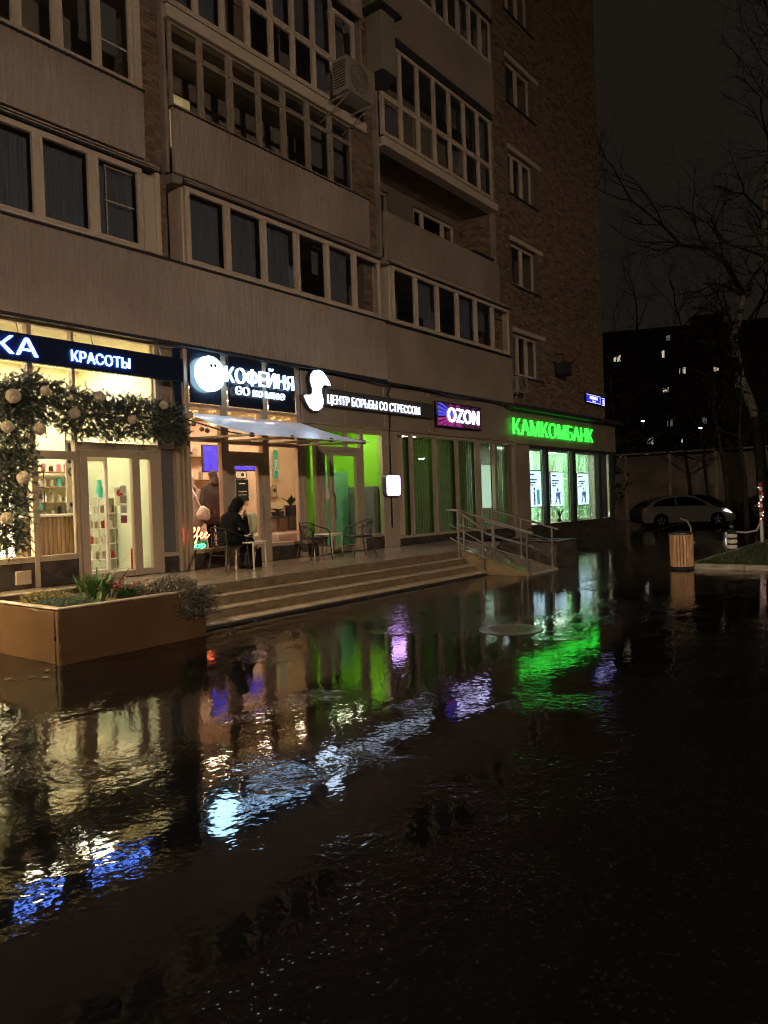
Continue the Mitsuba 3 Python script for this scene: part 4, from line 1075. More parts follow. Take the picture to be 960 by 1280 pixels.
k = thing('shop_sign', 'bold green glowing letters on the beige bank fascia', 'sign')
part(k, 'lettering', words('КАМКОМБАНК', 20.98, 27.45, 3.66, 0.52, S - 0.14, 0.05), 'lamp_face', 'bold green glowing bank name', emitter=emit(0.010, 1.9, 0.07, 1.0))
pieces(k, 'mount', ([box(21.0, 27.4, S - 0.139, S - 0.101, 3.76 + 0.28 * i, 3.79 + 0.28 * i) for i in range(2)]), 'dark_metal')

k = thing('light_box', 'small white rounded light box sticking out from the pier by the office', 'sign')
lbx = Polygon([(0, 0), (0.55, 0), (0.55, 0.5), (0, 0.5)]).buffer(-0.07).buffer(0.07)
v_, f_ = prism_xz(lbx, S - 0.17, S - 0.155)
part(k, 'face', (v_ + [14.33, 0, 1.80], f_), 'lamp_face', emitter=emit(3.0, 1.7, 4.8, 0.8))
v_, f_ = prism_xz(lbx.buffer(0.02), S - 0.153, S - 0.04)
part(k, 'case', (v_ + [14.33, 0, 1.80], f_), 'sign_grey')

k = thing('street_plate', 'glowing blue street name plate near the brick corner of the building', 'street sign')
part(k, 'case', cbox(27.30, 28.78, B - 0.10, B - 0.03, 5.22, 5.60, 0.006), 'sign_navy')
part(k, 'face', quad(27.34, 28.74, B - 0.104, 5.25, 5.57), 'screen_face', emitter=emit(0.03, 0.03, 0.8, 0.3))
nm = [box(27.36, 28.72, B - 0.112, B - 0.107, 5.255, 5.275), box(27.36, 28.72, B - 0.112, B - 0.107, 5.545, 5.565), box(28.70, 28.72, B - 0.112, B - 0.107, 5.275, 5.545)]
part(k, 'border', join(nm), 'lamp_face', emitter=emit(0.9, 0.9, 1.3, 0.1))
nm = [box(27.66 + 0.115 * i, 27.66 + 0.115 * i + w, B - 0.112, B - 0.107, 5.39, 5.51) for i, w in enumerate((.09, .075, .09, .085, .09, .07, .085))]
nm += [box(27.93 + 0.06 * i, 27.975 + 0.06 * i, B - 0.112, B - 0.107, 5.30, 5.345) for i in range(5)]
part(k, 'name_marks', join(nm), 'lamp_face', 'white lettering too small to read', emitter=emit(1.1, 1.1, 1.4, 0.1))
k = thing('house_number_plate', 'small blue and white house number plate right of the street plate', 'sign')
part(k, 'case', cbox(28.84, 29.26, B - 0.10, B - 0.03, 5.20, 5.58, 0.006), 'sign_navy')
part(k, 'face', quad(28.86, 29.24, B - 0.104, 5.22, 5.56), 'screen_face', emitter=emit(0.03, 0.03, 0.7, 0.2))
part(k, 'number_marks', join([box(28.88, 29.2, B - 0.112, B - 0.107, 5.50, 5.53), box(28.97, 29.03, B - 0.112, B - 0.107, 5.28, 5.46), box(29.07, 29.17, B - 0.112, B - 0.107, 5.28, 5.46), box(28.88, 29.2, B - 0.112, B - 0.107, 5.235, 5.26)]), 'lamp_face', emitter=emit(1.0, 1.0, 1.3, 0.1))

# ------------------------------------------------------------------ things fixed to the facade
def cable(pts, r, m='black_metal'):
    return tube(pts, r, 6)


k = solo('facade_cable', 'loose black cable running along the bottom of the fascia band', 'cable',
         join([tube([(x, P - 0.05, 4.585 + 0.02 * math.sin(x * 1.7) - (0.0 if x < 14 else 0.03)) for x in np.linspace(11.3, 29.8, 60)], 0.022, 6),
               tube([(14.42, P - 0.06, 4.58), (14.5, P - 0.08, 4.45), (14.43, P - 0.06, 4.3), (14.55, P - 0.05, 4.1), (14.6, S - 0.09, 3.4), (14.62, S - 0.07, 1.0)], 0.02, 6)]), 'black_metal')


def ac_unit(label, x0, x1, y0, y1, z0, z1):
    k = thing('air_conditioner', label, 'air conditioner')
    part(k, 'case', cbox(x0, x1, y0, y1, z0, z1, 0.015), 'plastic_grey')
    r = (z1 - z0) * 0.40
    cx_, cz_ = x0 + (x1 - x0) * 0.42, (z0 + z1) / 2
    part(k, 'fan_grille', join([tube([(cx_ + q * r * math.cos(t), y0 - 0.012, cz_ + q * r * math.sin(t)) for t in np.linspace(0, 2 * math.pi, 24, endpoint=False)], 0.005, 5, True) for q in (0.25, 0.45, 0.65, 0.85, 1.0)]), 'dark_metal')
    pieces(k, 'bracket', [join([tube([(x, y0 + 0.03, z0 - 0.02), (x, B, z0 - 0.02)], 0.018, 6), tube([(x, y0 + 0.05, z0 - 0.03), (x, B, z0 - 0.4)], 0.015, 6)]) for x in (x0 + 0.12, x1 - 0.12)], 'plastic_grey')
    part(k, 'side_vents', join([box(x0 - 0.008, x0 - 0.001, y0 + 0.05, y1 - 0.05, z0 + 0.1 + 0.06 * i, z0 + 0.125 + 0.06 * i) for i in range(int((z1 - z0 - 0.15) / 0.06))]), 'dark_metal')


ac_unit('large outdoor air conditioner on brackets under the duct, high on the facade', 12.50, 13.50, 10.35, 10.78, 10.72, 11.48)
ac_unit('small outdoor air conditioner beside the lowest brick wall window', 21.2, 21.95, 10.95, 11.22, 5.0, 5.52)
k = thing('duct_box', 'boxed metal duct with a small roof on the brick pilaster', 'duct')
part(k, 'case', cbox(14.42, 14.98, P - 0.25, B + 0.0, 12.2, 13.62, 0.012), 'plastic_grey')
part(k, 'roof', cbox(14.2, 15.1, P - 0.4, B, 13.625, 13.69), 'dark_metal')
part(k, 'funnel', hull([(14.44, P - 0.23, 12.195), (14.96, P - 0.23, 12.195), (14.44, B, 12.195), (14.96, B, 12.195), (14.55, P - 0.1, 11.85), (14.8, P - 0.1, 11.85), (14.55, B, 11.85), (14.8, B, 11.85)]), 'dark_metal')
k = thing('wall_lantern', 'dark caged lamp box on the brick wall right of the windows', 'lamp')
part(k, 'bracket', join([tube([(24.86, B, 6.75), (24.86, B - 0.3, 6.7), (24.86, B - 0.3, 6.45)], 0.02, 6), box(24.5, 25.4, B - 0.06, B - 0.01, 6.40, 6.44)]), 'black_metal')
part(k, 'box', cbox(24.62, 25.2, B - 0.45, B - 0.1, 5.95, 6.4, 0.02), 'dark_metal')
part(k, 'cage', join([tube([(24.5 + 0.2 * i, B - 0.5, 5.95), (24.5 + 0.2 * i, B - 0.5, 6.42)], 0.01, 5) for i in range(5)] + [tube([(24.48, B - 0.5, z), (25.34, B - 0.5, z)], 0.01, 5) for z in (5.96, 6.41)]), 'black_metal')
solo('balcony_plank', 'dark plank lying on the parapet of the open balcony', 'plank', cbox(18.9, 20.1, P - 0.02, P + 0.2, 8.90, 8.97, 0.01), 'dark_metal')

# awning of pale sheet on four rods
k = thing('awning', 'sloping pale translucent awning sheet on thin rods over the coffee shop door', 'awning')
fl, wl = 9.25, S - 0.05
n = 16
av, af = [], []
for j in range(2):
    for i in range(n + 1):
        x = 8.45 + (11.47 - 8.45) * i / n
        for q in range(7):
            t = q / 6
            av.append((x, wl + (fl - wl) * t, 3.42 - 0.57 * t - 0.04 * math.sin(math.pi * t) + 0.002 * math.sin(x * 9) - 0.008 * j))
N1 = (n + 1) * 7
for i in range(n):
    for q in range(6):
        a = i * 7 + q
        af += [(a, a + 1, a + 8), (a, a + 8, a + 7), (N1 + a, N1 + a + 8, N1 + a + 1), (N1 + a, N1 + a + 7, N1 + a + 8)]
for i in range(n):
    a, b = i * 7 + 6, (i + 1) * 7 + 6
    af += [(a, N1 + a, N1 + b), (a, N1 + b, b)]
    a, b = i * 7, (i + 1) * 7
    af += [(a, b, N1 + b), (a, N1 + b, N1 + a)]
for q in range(6):
    for o in (0, n * 7):
        a, b = o + q, o + q + 1
        af += [(a, N1 + a, N1 + b), (a, N1 + b, b)]
part(k, 'sheet', (np.array(av), np.array(af)), 'awning_glass', smooth=30)
for x in (8.47, 9.42, 10.46, 11.43):
    part(k, 'rod', join([tube([(x, S - 0.03, 2.93), (x, fl + 0.12, 2.86)], 0.022, 8), tube([(x, fl + 0.12, 2.86), (x, fl + 0.12, 2.90)], 0.03, 8)]), 'plastic_grey')
    part(k, 'arm', tube([(x, S - 0.03, 3.30), (x, fl + 0.9, 3.0), (x, fl + 0.10, 2.83)], 0.012, 6), 'dark_metal')
    part(k, 'clamp', cbox(x - 0.03, x + 0.03, fl + 0.07, fl + 0.13, 2.82, 2.89), 'black_metal')

# ------------------------------------------------------------------ fir garland with paper fan balls
def fir_sprig(p, d, L):
    out = []
    d = np.asarray(d, float)
    d /= np.linalg.norm(d)
    a = np.cross(d, [0.3, 0.2, 0.9])
    a /= np.linalg.norm(a)
    b = np.cross(d, a)
    n = int(L / 0.012)
    for i in range(n):
        t = i / n
        q = p + d * L * t
        for s in (0, 1):
            an = rnd.uniform(0, 6.28)
            o = a * math.cos(an) + b * math.sin(an)
            nd = d * 0.75 + o * 0.75
            ln = 0.065 * (1 - 0.45 * t)
            e_ = q + nd * ln
            w = np.cross(nd, o + [0.01, 0.02, 0.03])
            w = w / (np.linalg.norm(w) + 1e-9) * 0.006
            out.append((q - w, q + w, e_))
    return out


tri = []


def garland_path(t):
    """along the top from the right end to the left, then down the left side"""
    if t < 0.62:
        u = t / 0.62
        return np.array([8.25 - 3.25 * u, 10.93, 3.12 + 0.24 * u + 0.06 * math.sin(u * 9)]), 0.36 + 0.08 * u
    u = (t - 0.62) / 0.38
    return np.array([5.12 + 0.08 * math.sin(u * 5), 10.95, 3.45 - 2.3 * u]), 0.36 - 0.10 * u


for i in range(3300):
    c, h = garland_path(rnd.random())
    p = c + np.array([rnd.gauss(0, 0.07) + (rnd.uniform(-.26, .26) if c[0] < 5.25 else 0), rnd.uniform(-0.12, 0.10), rnd.uniform(-h, h) * (0.85 if c[0] > 5.25 else 0.4)])
    d = np.array([rnd.uniform(-1, 1), rnd.uniform(-0.8, 0.25), rnd.uniform(-1.1, 0.75)])
    tri += fir_sprig(p, d, rnd.uniform(0.10, 0.22))
tv = np.array(tri).reshape(-1, 3)
k = thing('fir_garland', 'thick dark fir garland along the top and left side of the beauty shop', 'garland')
part(k, 'needles', (tv, np.arange(len(tv)).reshape(-1, 3)), 'fir', kind='stuff')
st = [garland_path(t)[0] + [0, -0.1, 0.13 * math.sin(t * 60)] for t in np.linspace(0, 1, 120)]
part(k, 'stem', tube([garland_path(t)[0] for t in np.linspace(0, 1, 60)], 0.02, 6), 'bark')
part(k, 'light_cord', tube(st, 0.006, 5), 'plastic_grey')
part(k, 'light_bulb', join([sphere(np.array(st[rnd.randrange(120)]) + [rnd.gauss(0, 0.06), -0.03, rnd.gauss(0, 0.12)], 0.012, 0) for i in range(26)]), 'lamp_face', kind='stuff', emitter=emit(2.0, 1.5, 0.7, 0.5))


def fan_ball(c, r):
    """a paper honeycomb ball: pleats round an upright axis"""
    nn, V, f = 22, [], []
    tilt = rotx(rnd.uniform(-0.4, 0.4)) @ roty(rnd.uniform(-0.4, 0.4))
    m = 9
    for j in range(2 * nn):
        an = j * math.pi / nn
        rr = r * (1.0 if j % 2 == 0 else 0.86)
        for i in range(m + 1):
            t = math.pi * i / m
            V.append((rr * math.sin(t) * math.cos(an), rr * math.sin(t) * math.sin(an), r * math.cos(t)))
    for j in range(2 * nn):
        j2 = (j + 1) % (2 * nn)
        for i in range(m):
            a, b = j * (m + 1) + i, j2 * (m + 1) + i
            f += [(a, a + 1, b + 1), (a, b + 1, b)]
    return np.array(V) @ tilt.T + c, np.array(f)


for i, (x, z, r) in enumerate(((5.16, 3.36, 0.145), (5.64, 3.48, 0.105), (6.09, 3.18, 0.12), (6.53, 3.48, 0.115), (7.10, 3.15, 0.105), (7.73, 3.44, 0.10), (8.26, 3.31, 0.095), (5.06, 2.91, 0.12), (5.53, 2.91, 0.125), (5.26, 2.18, 0.13), (5.0, 1.60, 0.12))):
    if i < 9 and i not in (7, 8) and i > 0:
        lab, g = 'pleated cream paper ball in the top run of the fir garland, number by place', 'paper balls of the garland top'
        lab = ('cream paper ball at the inner corner of the fir garland, above the light column', 'cream paper ball hanging lowest near the left half of the garland top', 'cream paper ball high in the middle of the garland top', 'cream paper ball low in the middle of the garland top, over the door', 'cream paper ball high near the right end of the garland top', 'cream paper ball at the very right end of the fir garland')[i - 1]
    else:
        lab = {0: 'largest cream paper ball at the upper left corner of the garland', 7: 'cream paper ball at the left edge under the garland corner', 8: 'warm lit paper ball hanging just below the garland corner', 9: 'cream paper ball halfway down the left garland strand', 10: 'lowest cream paper ball on the left garland strand'}[i]
    solo('paper_ball', lab, 'paper ball', fan_ball(np.array([x, 10.74, z]), r * 0.74), 'paper', 'paper balls on the fir garland')

# ------------------------------------------------------------------ raised pavement, steps, ramp
PF = structure('raised_pavement', join([box(5.9, 17.2, 8.82, S, -0.1, PZ - 0.022), box(-4, 5.9, 9.82, S, -0.1, PZ - 0.022)]), 'concrete', 'tiled raised pavement in front of the shops')


def tiles(x0, x1, y0, y1, z, sx, sy, th=0.022, gap=0.005):
    out = []
    nx, ny = max(1, round((x1 - x0) / sx)), max(1, round((y1 - y0) / sy))
    for i in range(nx):
        for j in range(ny):
            a, b = x0 + (x1 - x0) * i / nx, x0 + (x1 - x0) * (i + 1) / nx
            c, d = y0 + (y1 - y0) * j / ny, y0 + (y1 - y0) * (j + 1) / ny
            h = rnd.uniform(-0.0012, 0.0012)
            v, f = box(a + gap / 2, b - gap / 2, c + gap / 2, d - gap / 2, z - th, z + h)
            v[4:, 2] += np.array([rnd.uniform(-0.0008, 0.0008) for _ in range(4)])
            out.append((v, f))
    return out


for m in tiles(5.9, 17.2, 8.78, S - 0.05, PZ, 0.6, 0.6) + tiles(3.0, 5.9, 9.8, S - 0.05, PZ, 0.6, 0.6):
    part(PF, 'floor_tile', m, 'floor_tile')
part(PF, 'edge_curb', cbox(3.0, 5.9, 9.74, 9.80, 0.0, PZ + 0.004, 0.01), 'step_tread')
ST = structure('entrance_steps', join([box(5.9, 13.93, 8.10, 8.9, -0.1, 0.035), box(5.9, 13.93, 8.40, 8.9, -0.1, 0.18), box(5.9, 13.93, 8.64, 8.9, -0.1, 0.33)]), 'concrete', 'three tiled steps up to the raised pavement')
for y0, y1, z in ((8.06, 8.40, 0.06), (8.36, 8.64, 0.205), (8.60, 8.84, 0.355), (8.74, 8.79, PZ)):
    x = 5.9
    while x < 13.9:
        w = min(rnd.choice((0.6, 0.6, 0.9)), 13.93 - x)
        if w > 0.1 and y1 - y0 > 0.1:
            part(ST, 'tread_slab', cbox(x + 0.002, x + w - 0.002, y0, y1, z - 0.026, z + rnd.uniform(-0.001, 0.001), 0.007), 'step_tread')
        x += w
for yf, za, zb in ((8.40, 0.06, 0.18), (8.64, 0.207, 0.33), (8.78, 0.357, PZ - 0.022)):
    x = 5.9
    while x < 13.9:
        w = min(rnd.choice((0.30, 0.32, 0.35, 0.36)), 13.93 - x)
        if w > 0.06:
            part(ST, 'riser_tile', cbox(x + 0.003, x + w - 0.003, yf - 0.014 + rnd.uniform(-0.002, 0.002), yf + 0.005, za, zb - 0.002, 0.003), 'step_tile')
        x += w
part(ST, 'foot_curb', box(5.9, 13.95, 8.085, 8.12, -0.05, 0.032), 'dark_metal')

RX0, RX1, RY0, RY1 = 13.95, 15.38, 7.07, 8.85
ramp_prof = Polygon([(RY0, -0.02), (RY0, 0.03), (RY1, PZ - 0.01), (RY1, -0.02)])
v_, f_ = trimesh.creation.extrude_polygon(ramp_prof, RX1 - RX0, engine='earcut').vertices, trimesh.creation.extrude_polygon(ramp_prof, RX1 - RX0, engine='earcut').faces
RAMP = structure('access_ramp', (np.stack([RX0 + v_[:, 2], v_[:, 0], v_[:, 1]], 1), np.array(f_)), 'concrete', 'short steep ramp beside the steps')
curb = Polygon([(RY0 - 0.02, -0.02), (RY0 - 0.02, 0.06), (RY1 - 0.05, PZ + 0.03), (RY1 - 0.05, -0.02)])
ce = trimesh.creation.extrude_polygon(curb, 0.1, engine='earcut')
part(RAMP, 'side_curb', (np.stack([RX0 - 0.03 + ce.vertices[:, 2], ce.vertices[:, 0], ce.vertices[:, 1]], 1), np.array(ce.faces)), 'step_tile')
for i in range(5):
    a, b = RY0 + 0.04 + (RY1 - RY0 - 0.05) * i / 5, RY0 + 0.04 + (RY1 - RY0 - 0.05) * (i + 1) / 5
    za, zb = 0.03 + (PZ - 0.04) * (a - RY0) / (RY1 - RY0), 0.03 + (PZ - 0.04) * (b - RY0) / (RY1 - RY0)
    for j in range(2):
        x0, x1 = RX0 + 0.08 + 0.64 * j, RX0 + 0.08 + 0.64 * (j + 1)
        p8 = [(x0 + .004, a + .004, za), (x1 - .004, a + .004, za), (x0 + .004, b - .004, zb), (x1 - .004, b - .004, zb)]
        part(RAMP, 'ramp_tile', hull([(x, y, z + 0.016) for x, y, z in p8] + [(x, y, z - 0.01) for x, y, z in p8]), 'floor_tile')


def rz(y):
    return 0.03 + (PZ - 0.03) * min(1, max(0, (y - RY0) / (RY1 - RY0)))


def handrail(label, x, y0, y1, ext=0.22):
    k = thing('handrail', label, 'handrail', None)
    part(k, 'rail', tube([(x, y1 + ext, rz(y1) + 0.93), (x, y1, rz(y1) + 0.91), (x, (y0 + y1) / 2, rz((y0 + y1) / 2) + 0.9), (x, y0, rz(y0) + 0.89), (x, y0 - 0.12, rz(y0) + 0.86)], 0.025, 10), 'steel')
    for q in (0.3, 0.6):
        part(k, 'bar', tube([(x + 0.02, y1 + ext * 0.7, rz(y1) + q + 0.02), (x + 0.02, y0 - 0.1, rz(y0) + q - 0.02)], 0.014, 8), 'steel')
    for y in (y0 + 0.03, (y0 + y1) / 2, y1 - 0.05):
        part(k, 'post', tube([(x, y, rz(y) - 0.01), (x, y, rz(y) + 0.9)], 0.025, 10), 'steel')
        part(k, 'foot', lathe([(0, 0), (0.05, 0), (0.05, 0.012), (0.024, 0.02), (0, 0.02)], (x, y, rz(y) + 0.016), 14), 'steel')


handrail('steel handrail along the left side of the ramp', 14.0, 7.1, 8.72)
handrail('steel handrail along the right side of the ramp', 15.33, 7.15, 8.75)
k = thing('handrail', 'short steel handrail at the right end of the steps', 'handrail')
part(k, 'rail', tube([(13.86, 9.0, 1.42), (13.86, 8.75, 1.41), (13.87, 8.1, 1.0), (13.87, 8.02, 0.96)], 0.025, 10), 'steel')
part(k, 'post', tube([(13.87, 8.12, 0.05), (13.87, 8.12, 1.0)], 0.025, 10), 'steel')
part(k, 'post', tube([(13.86, 8.72, 0.36), (13.86, 8.72, 1.39)], 0.025, 10), 'steel')
for q in (0.3, 0.6):
    part(k, 'bar', tube([(13.865, 8.95, 0.5 + q), (13.87, 8.05, 0.06 + q)], 0.014, 8), 'steel')

# ------------------------------------------------------------------ chairs, tables and people
def cafe_chair(label, x, y, a, grp=None):
    """faces +x before it is turned by a"""
    R, t = rotz(a), (x, y, PZ)
    k = thing('cafe_chair', label, 'chair', grp)
    part(k, 'seat', move(cbox(-0.20, 0.22, -0.22, 0.22, 0.42, 0.455, 0.012), R, t), 'black_metal')
    part(k, 'seat_ring', move(tube([(0.01 + 0.23 * math.cos(q), 0.235 * math.sin(q), 0.425) for q in np.linspace(0, 2 * math.pi, 28, endpoint=False)], 0.012, 6, True), R, t), 'black_metal')
    hoop = [(0.24, -0.26, 0.30), (0.22, -0.265, 0.55), (0.15, -0.27, 0.62), (-0.05, -0.27, 0.67), (-0.2, -0.22, 0.74), (-0.28, -0.1, 0.78), (-0.30, 0, 0.785),
            (-0.28, 0.1, 0.78), (-0.2, 0.22, 0.74), (-0.05, 0.27, 0.67), (0.15, 0.27, 0.62), (0.22, 0.265, 0.55), (0.24, 0.26, 0.30)]
    part(k, 'arm_hoop', move(tube(hoop, 0.013, 8), R, t), 'black_metal')
    for s in (-1, 1):
        part(k, 'leg', move(tube([(0.24, 0.26 * s, 0.31), (0.27, 0.27 * s, 0.0)], 0.012, 8), R, t), 'black_metal')
        part(k, 'leg', move(tube([(-0.20, 0.20 * s, 0.72), (-0.19, 0.2 * s, 0.42), (-0.27, 0.24 * s, 0.0)], 0.012, 8), R, t), 'black_metal')
    pieces(k, 'cross_bar', [move(tube([(0.245, -0.26, 0.26), (0.245, 0.26, 0.26)], 0.008, 6), R, t), move(tube([(-0.22, -0.21, 0.28), (-0.22, 0.21, 0.28)], 0.008, 6), R, t)], 'black_metal')
    sl = []
    for i in range(11):                                       # woven back: uprights and bands
        q = -0.95 + 1.9 * i / 10
        px_, py_ = -0.27 * math.cos(q * 0.85) - 0.02, 0.27 * math.sin(q * 0.9)
        sl.append(tube([(px_ + 0.06, py_ * 0.85, 0.45), (px_, py_, 0.765 - 0.05 * abs(q))], 0.006, 5))
    for z in (0.50, 0.55, 0.6, 0.65, 0.70):
        f_ = (z - 0.45) / 0.32
        sl.append(tube([((-0.27 * math.cos(q * 0.85) - 0.02) + 0.06 * (1 - f_), 0.27 * math.sin(q * 0.9) * (0.85 + 0.15 * f_), z) for q in np.linspace(-0.95, 0.95, 9)], 0.0055, 5))
    part(k, 'woven_back', move(join(sl), R, t), 'black_metal')
    return k


cafe_chair('black woven cafe chair under the seated person in black', 8.72, 10.38, 0.0)
cafe_chair('black woven cafe chair left of the far small table, facing right', 11.14, 10.55, -0.12)
cafe_chair('black woven cafe chair right of the far small table, facing left', 11.90, 9.95, 2.75)


def small_table(label, x, y, a, w, d, h=0.5):
    R, t = rotz(a), (x, y, PZ)
    k = thing('small_table', label, 'table')
    part(k, 'tabletop', move(cbox(-w, w, -d, d, h - 0.022, h, 0.006), R, t), 'white_paint')
    pieces(k, 'apron', [move(box(-w + .03, w - .03, -d + .02, -d + .035, h - 0.05, h - 0.024), R, t), move(box(-w + .03, w - .03, d - .035, d - .02, h - 0.05, h - 0.024), R, t)], 'white_paint')
    for sx in (-1, 1):
        for sy in (-1, 1):
            part(k, 'leg', move(tube([(sx * (w - 0.03), sy * (d - 0.03), h - 0.024), (sx * (w - 0.02), sy * (d - 0.02), 0)], 0.011, 8), R, t), 'white_paint')
    return k


small_table('low white table in front of the seated person', 9.12, 10.22, 0.35, 0.26, 0.2)
small_table('low white table between the two empty chairs', 11.78, 10.72, 0.2, 0.24, 0.24)
k = thing('cup', 'paper cup on the white table by the seated person', 'cup')
part(k, 'body', lathe([(0, 0), (0.026, 0), (0.036, 0.09), (0.034, 0.09), (0.0, 0.08)], (9.2, 10.3, PZ + 0.501), 14), 'plastic_grey', smooth=40)
part(k, 'lid', lathe([(0.038, 0.088), (0.038, 0.096), (0.03, 0.104), (0, 0.104)], (9.2, 10.3, PZ + 0.501), 14), 'black_metal')
k = solo('phone', 'dark phone lying flat on the white table', 'phone', cbox(9.0, 9.075, 10.12, 10.27, PZ + 0.501, PZ + 0.51, 0.003), 'sign_black')
k = thing('tote_bag', 'dark bag leaning on the table leg by the seated person', 'bag')
part(k, 'body', hull([(9.28, 10.32, PZ), (9.5, 10.45, PZ), (9.32, 10.26, PZ), (9.54, 10.39, PZ), (9.38, 10.36, PZ + 0.34), (9.55, 10.47, PZ + 0.36), (9.4, 10.32, PZ + 0.34), (9.57, 10.43, PZ + 0.36)]), 'black_cloth')
part(k, 'strap', tube([(9.40, 10.34, PZ + 0.34), (9.42, 10.36, PZ + 0.48), (9.50, 10.41, PZ + 0.5), (9.54, 10.44, PZ + 0.35)], 0.01, 6), 'pale_bag')


def hand(wrist, d, up, r=0.009, curl=0.5, side=1):
    """palm, four bent fingers and a thumb"""
    w = np.asarray(wrist, float)
    d = np.asarray(d, float) / np.linalg.norm(d)
    up = np.asarray(up, float)
    up = up - d * (up @ d)
    up /= np.linalg.norm(up)
    s = np.cross(d, up) * side
    parts = [[(w, 0.024), (w + d * 0.045 + s * 0.024, 0.018), (w + d * 0.045 - s * 0.024, 0.018)], [(w + d * 0.045 + s * 0.024, 0.017), (w + d * 0.045 - s * 0.024, 0.017), (w + d * 0.08 + s * 0.028, 0.013), (w + d * 0.08 - s * 0.028, 0.013)]]
    for i, (o, L) in enumerate(((0.030, 0.066), (0.010, 0.078), (-0.010, 0.073), (-0.030, 0.056))):
        p = w + d * 0.078 + s * o
        dd = d.copy()
        for j in range(3):
            dd = dd * math.cos(curl * 0.7) - up * math.sin(curl * 0.7)
            up2 = up
            q = p + dd * L * (0.45, 0.32, 0.23)[j]
            parts.append([(p, r * (1 - 0.08 * j)), (q, r * (0.93 - 0.08 * j))])
            p = q
    p = w + d * 0.02 + s * 0.024
    q = p + d * 0.035 + s * 0.028 - up * 0.012
    parts += [[(p, 0.013), (q, 0.011)], [(q, 0.011), (q + d * 0.03 - up * 0.015, 0.009)]]
    return hulls(parts)


def head(c, fwd, up, scale=1.0):
    """skull, jaw, nose, brow, lips, ears as one piece; returns the manifold and frame vectors"""
    f = np.asarray(fwd, float) / np.linalg.norm(fwd)
    u = np.asarray(up, float)
    u = u - f * (u @ f)
    u /= np.linalg.norm(u)
    s = np.cross(f, u)

    def P(a, b, h):
        return np.asarray(c) + (f * a + s * b + u * h) * scale
    k = [[(P(-0.02, 0, 0.045), 0.078 * scale), (P(0.025, 0, 0.03), 0.068 * scale), (P(-0.03, 0, 0.0), 0.07 * scale)],
         [(P(0.02, 0, 0.02), 0.066 * scale), (P(0.055, 0, -0.085), 0.024 * scale), (P(0.0, 0.035, -0.06), 0.025 * scale), (P(0.0, -0.035, -0.06), 0.025 * scale)],
         [(P(0.085, 0, 0.01), 0.009 * scale), (P(0.107, 0, -0.028), 0.012 * scale), (P(0.088, 0.012, -0.032), 0.009 * scale), (P(0.088, -0.012, -0.032), 0.009 * scale)],
         [(P(0.083, 0.016, -0.058), 0.007 * scale), (P(0.083, -0.016, -0.058), 0.007 * scale), (P(0.088, 0, -0.056), 0.008 * scale)],
         [(P(0.078, 0.03, 0.025), 0.009 * scale), (P(0.083, 0, 0.022), 0.008 * scale), (P(0.078, -0.03, 0.025), 0.009 * scale)]]
    for q in (-1, 1):
        k.append([(P(-0.005, q * 0.074, 0.015), 0.012 * scale), (P(-0.01, q * 0.078, -0.02), 0.009 * scale)])
    return hulls(k), P


# the seated customer: black hooded coat, chin on the hand, turned to the right
k = thing('person', 'person in a black hooded coat sitting at the white table, chin on hand', 'person')
hipL, hipR = np.array([8.70, 10.26, PZ + 0.53]), np.array([8.70, 10.46, PZ + 0.53])
kneeL, kneeR = np.array([9.10, 10.20, PZ + 0.52]), np.array([9.12, 10.40, PZ + 0.52])
ankL, ankR = np.array([9.03, 10.20, PZ + 0.09]), np.array([9.0, 10.36, PZ + 0.09])
chest = np.array([8.76, 10.36, PZ + 0.88])
neck = np.array([8.86, 10.35, PZ + 1.03])
shL, shR = np.array([8.80, 10.19, PZ + 0.93]), np.array([8.80, 10.53, PZ + 0.93])
elL, elR = np.array([8.96, 10.14, PZ + 0.68]), np.array([9.02, 10.52, PZ + 0.66])
wrL, wrR = np.array([9.06, 10.27, PZ + 0.93]), np.array([9.16, 10.36, PZ + 0.66])
coat = [[(hipL, 0.125), (hipR, 0.125), (chest, 0.16)], [(chest, 0.16), (shL, 0.085), (shR, 0.085), (neck - [0.03, 0, 0.02], 0.085)],
        [(hipL, 0.12), (hipL + [0.22, -0.01, 0], 0.10)], [(hipR, 0.12), (hipR + [0.22, -0.01, 0], 0.10)],
        [(shL, 0.08), (elL, 0.058)], [(elL, 0.058), (wrL, 0.042)], [(shR, 0.08), (elR, 0.058)], [(elR, 0.058), (wrR, 0.042)]]
legs = [[(hipL + [0.15, 0, 0], 0.09), (kneeL, 0.066)], [(kneeL, 0.066), (ankL, 0.045)], [(hipR + [0.15, 0, 0], 0.09), (kneeR, 0.066)], [(kneeR, 0.066), (ankR, 0.045)]]
shoe = [[(ankL + [-0.02, 0, -0.045], 0.043), (ankL + [0.14, -0.01, -0.058], 0.03)], [(ankL + [-0.02, 0, -0.045], 0.043), (ankL, 0.045)],
        [(ankR + [-0.02, 0, -0.045], 0.043), (ankR + [0.14, -0.01, -0.058], 0.03)], [(ankR + [-0.02, 0, -0.045], 0.043), (ankR, 0.045)]]
hc = np.array([8.95, 10.34, PZ + 1.15])
hm, HP = head(hc, (0.93, -0.22, -0.38), (0.35, 0, 1))
nk = hulls([[(neck, 0.055), (hc + [-0.01, 0, -0.04], 0.05)]])
hd1 = hand(wrL, (-0.05, 0.30, 0.95), (-1, 0.1, 0.1), 0.0085, 0.55)
hd2 = hand(wrR, (0.9, -0.35, -0.15), (0, 0, 1), 0.0085, 0.6)
scene[k] = mikit.ply(soft(hulls(coat + legs + shoe) + hm + nk + hd1 + hd2, 0.02, 5), 'black_cloth', True)
part(k, 'face', soft(hm, 0.007, 2), 'skin', smooth=True)
sk = (hd1 + hd2)
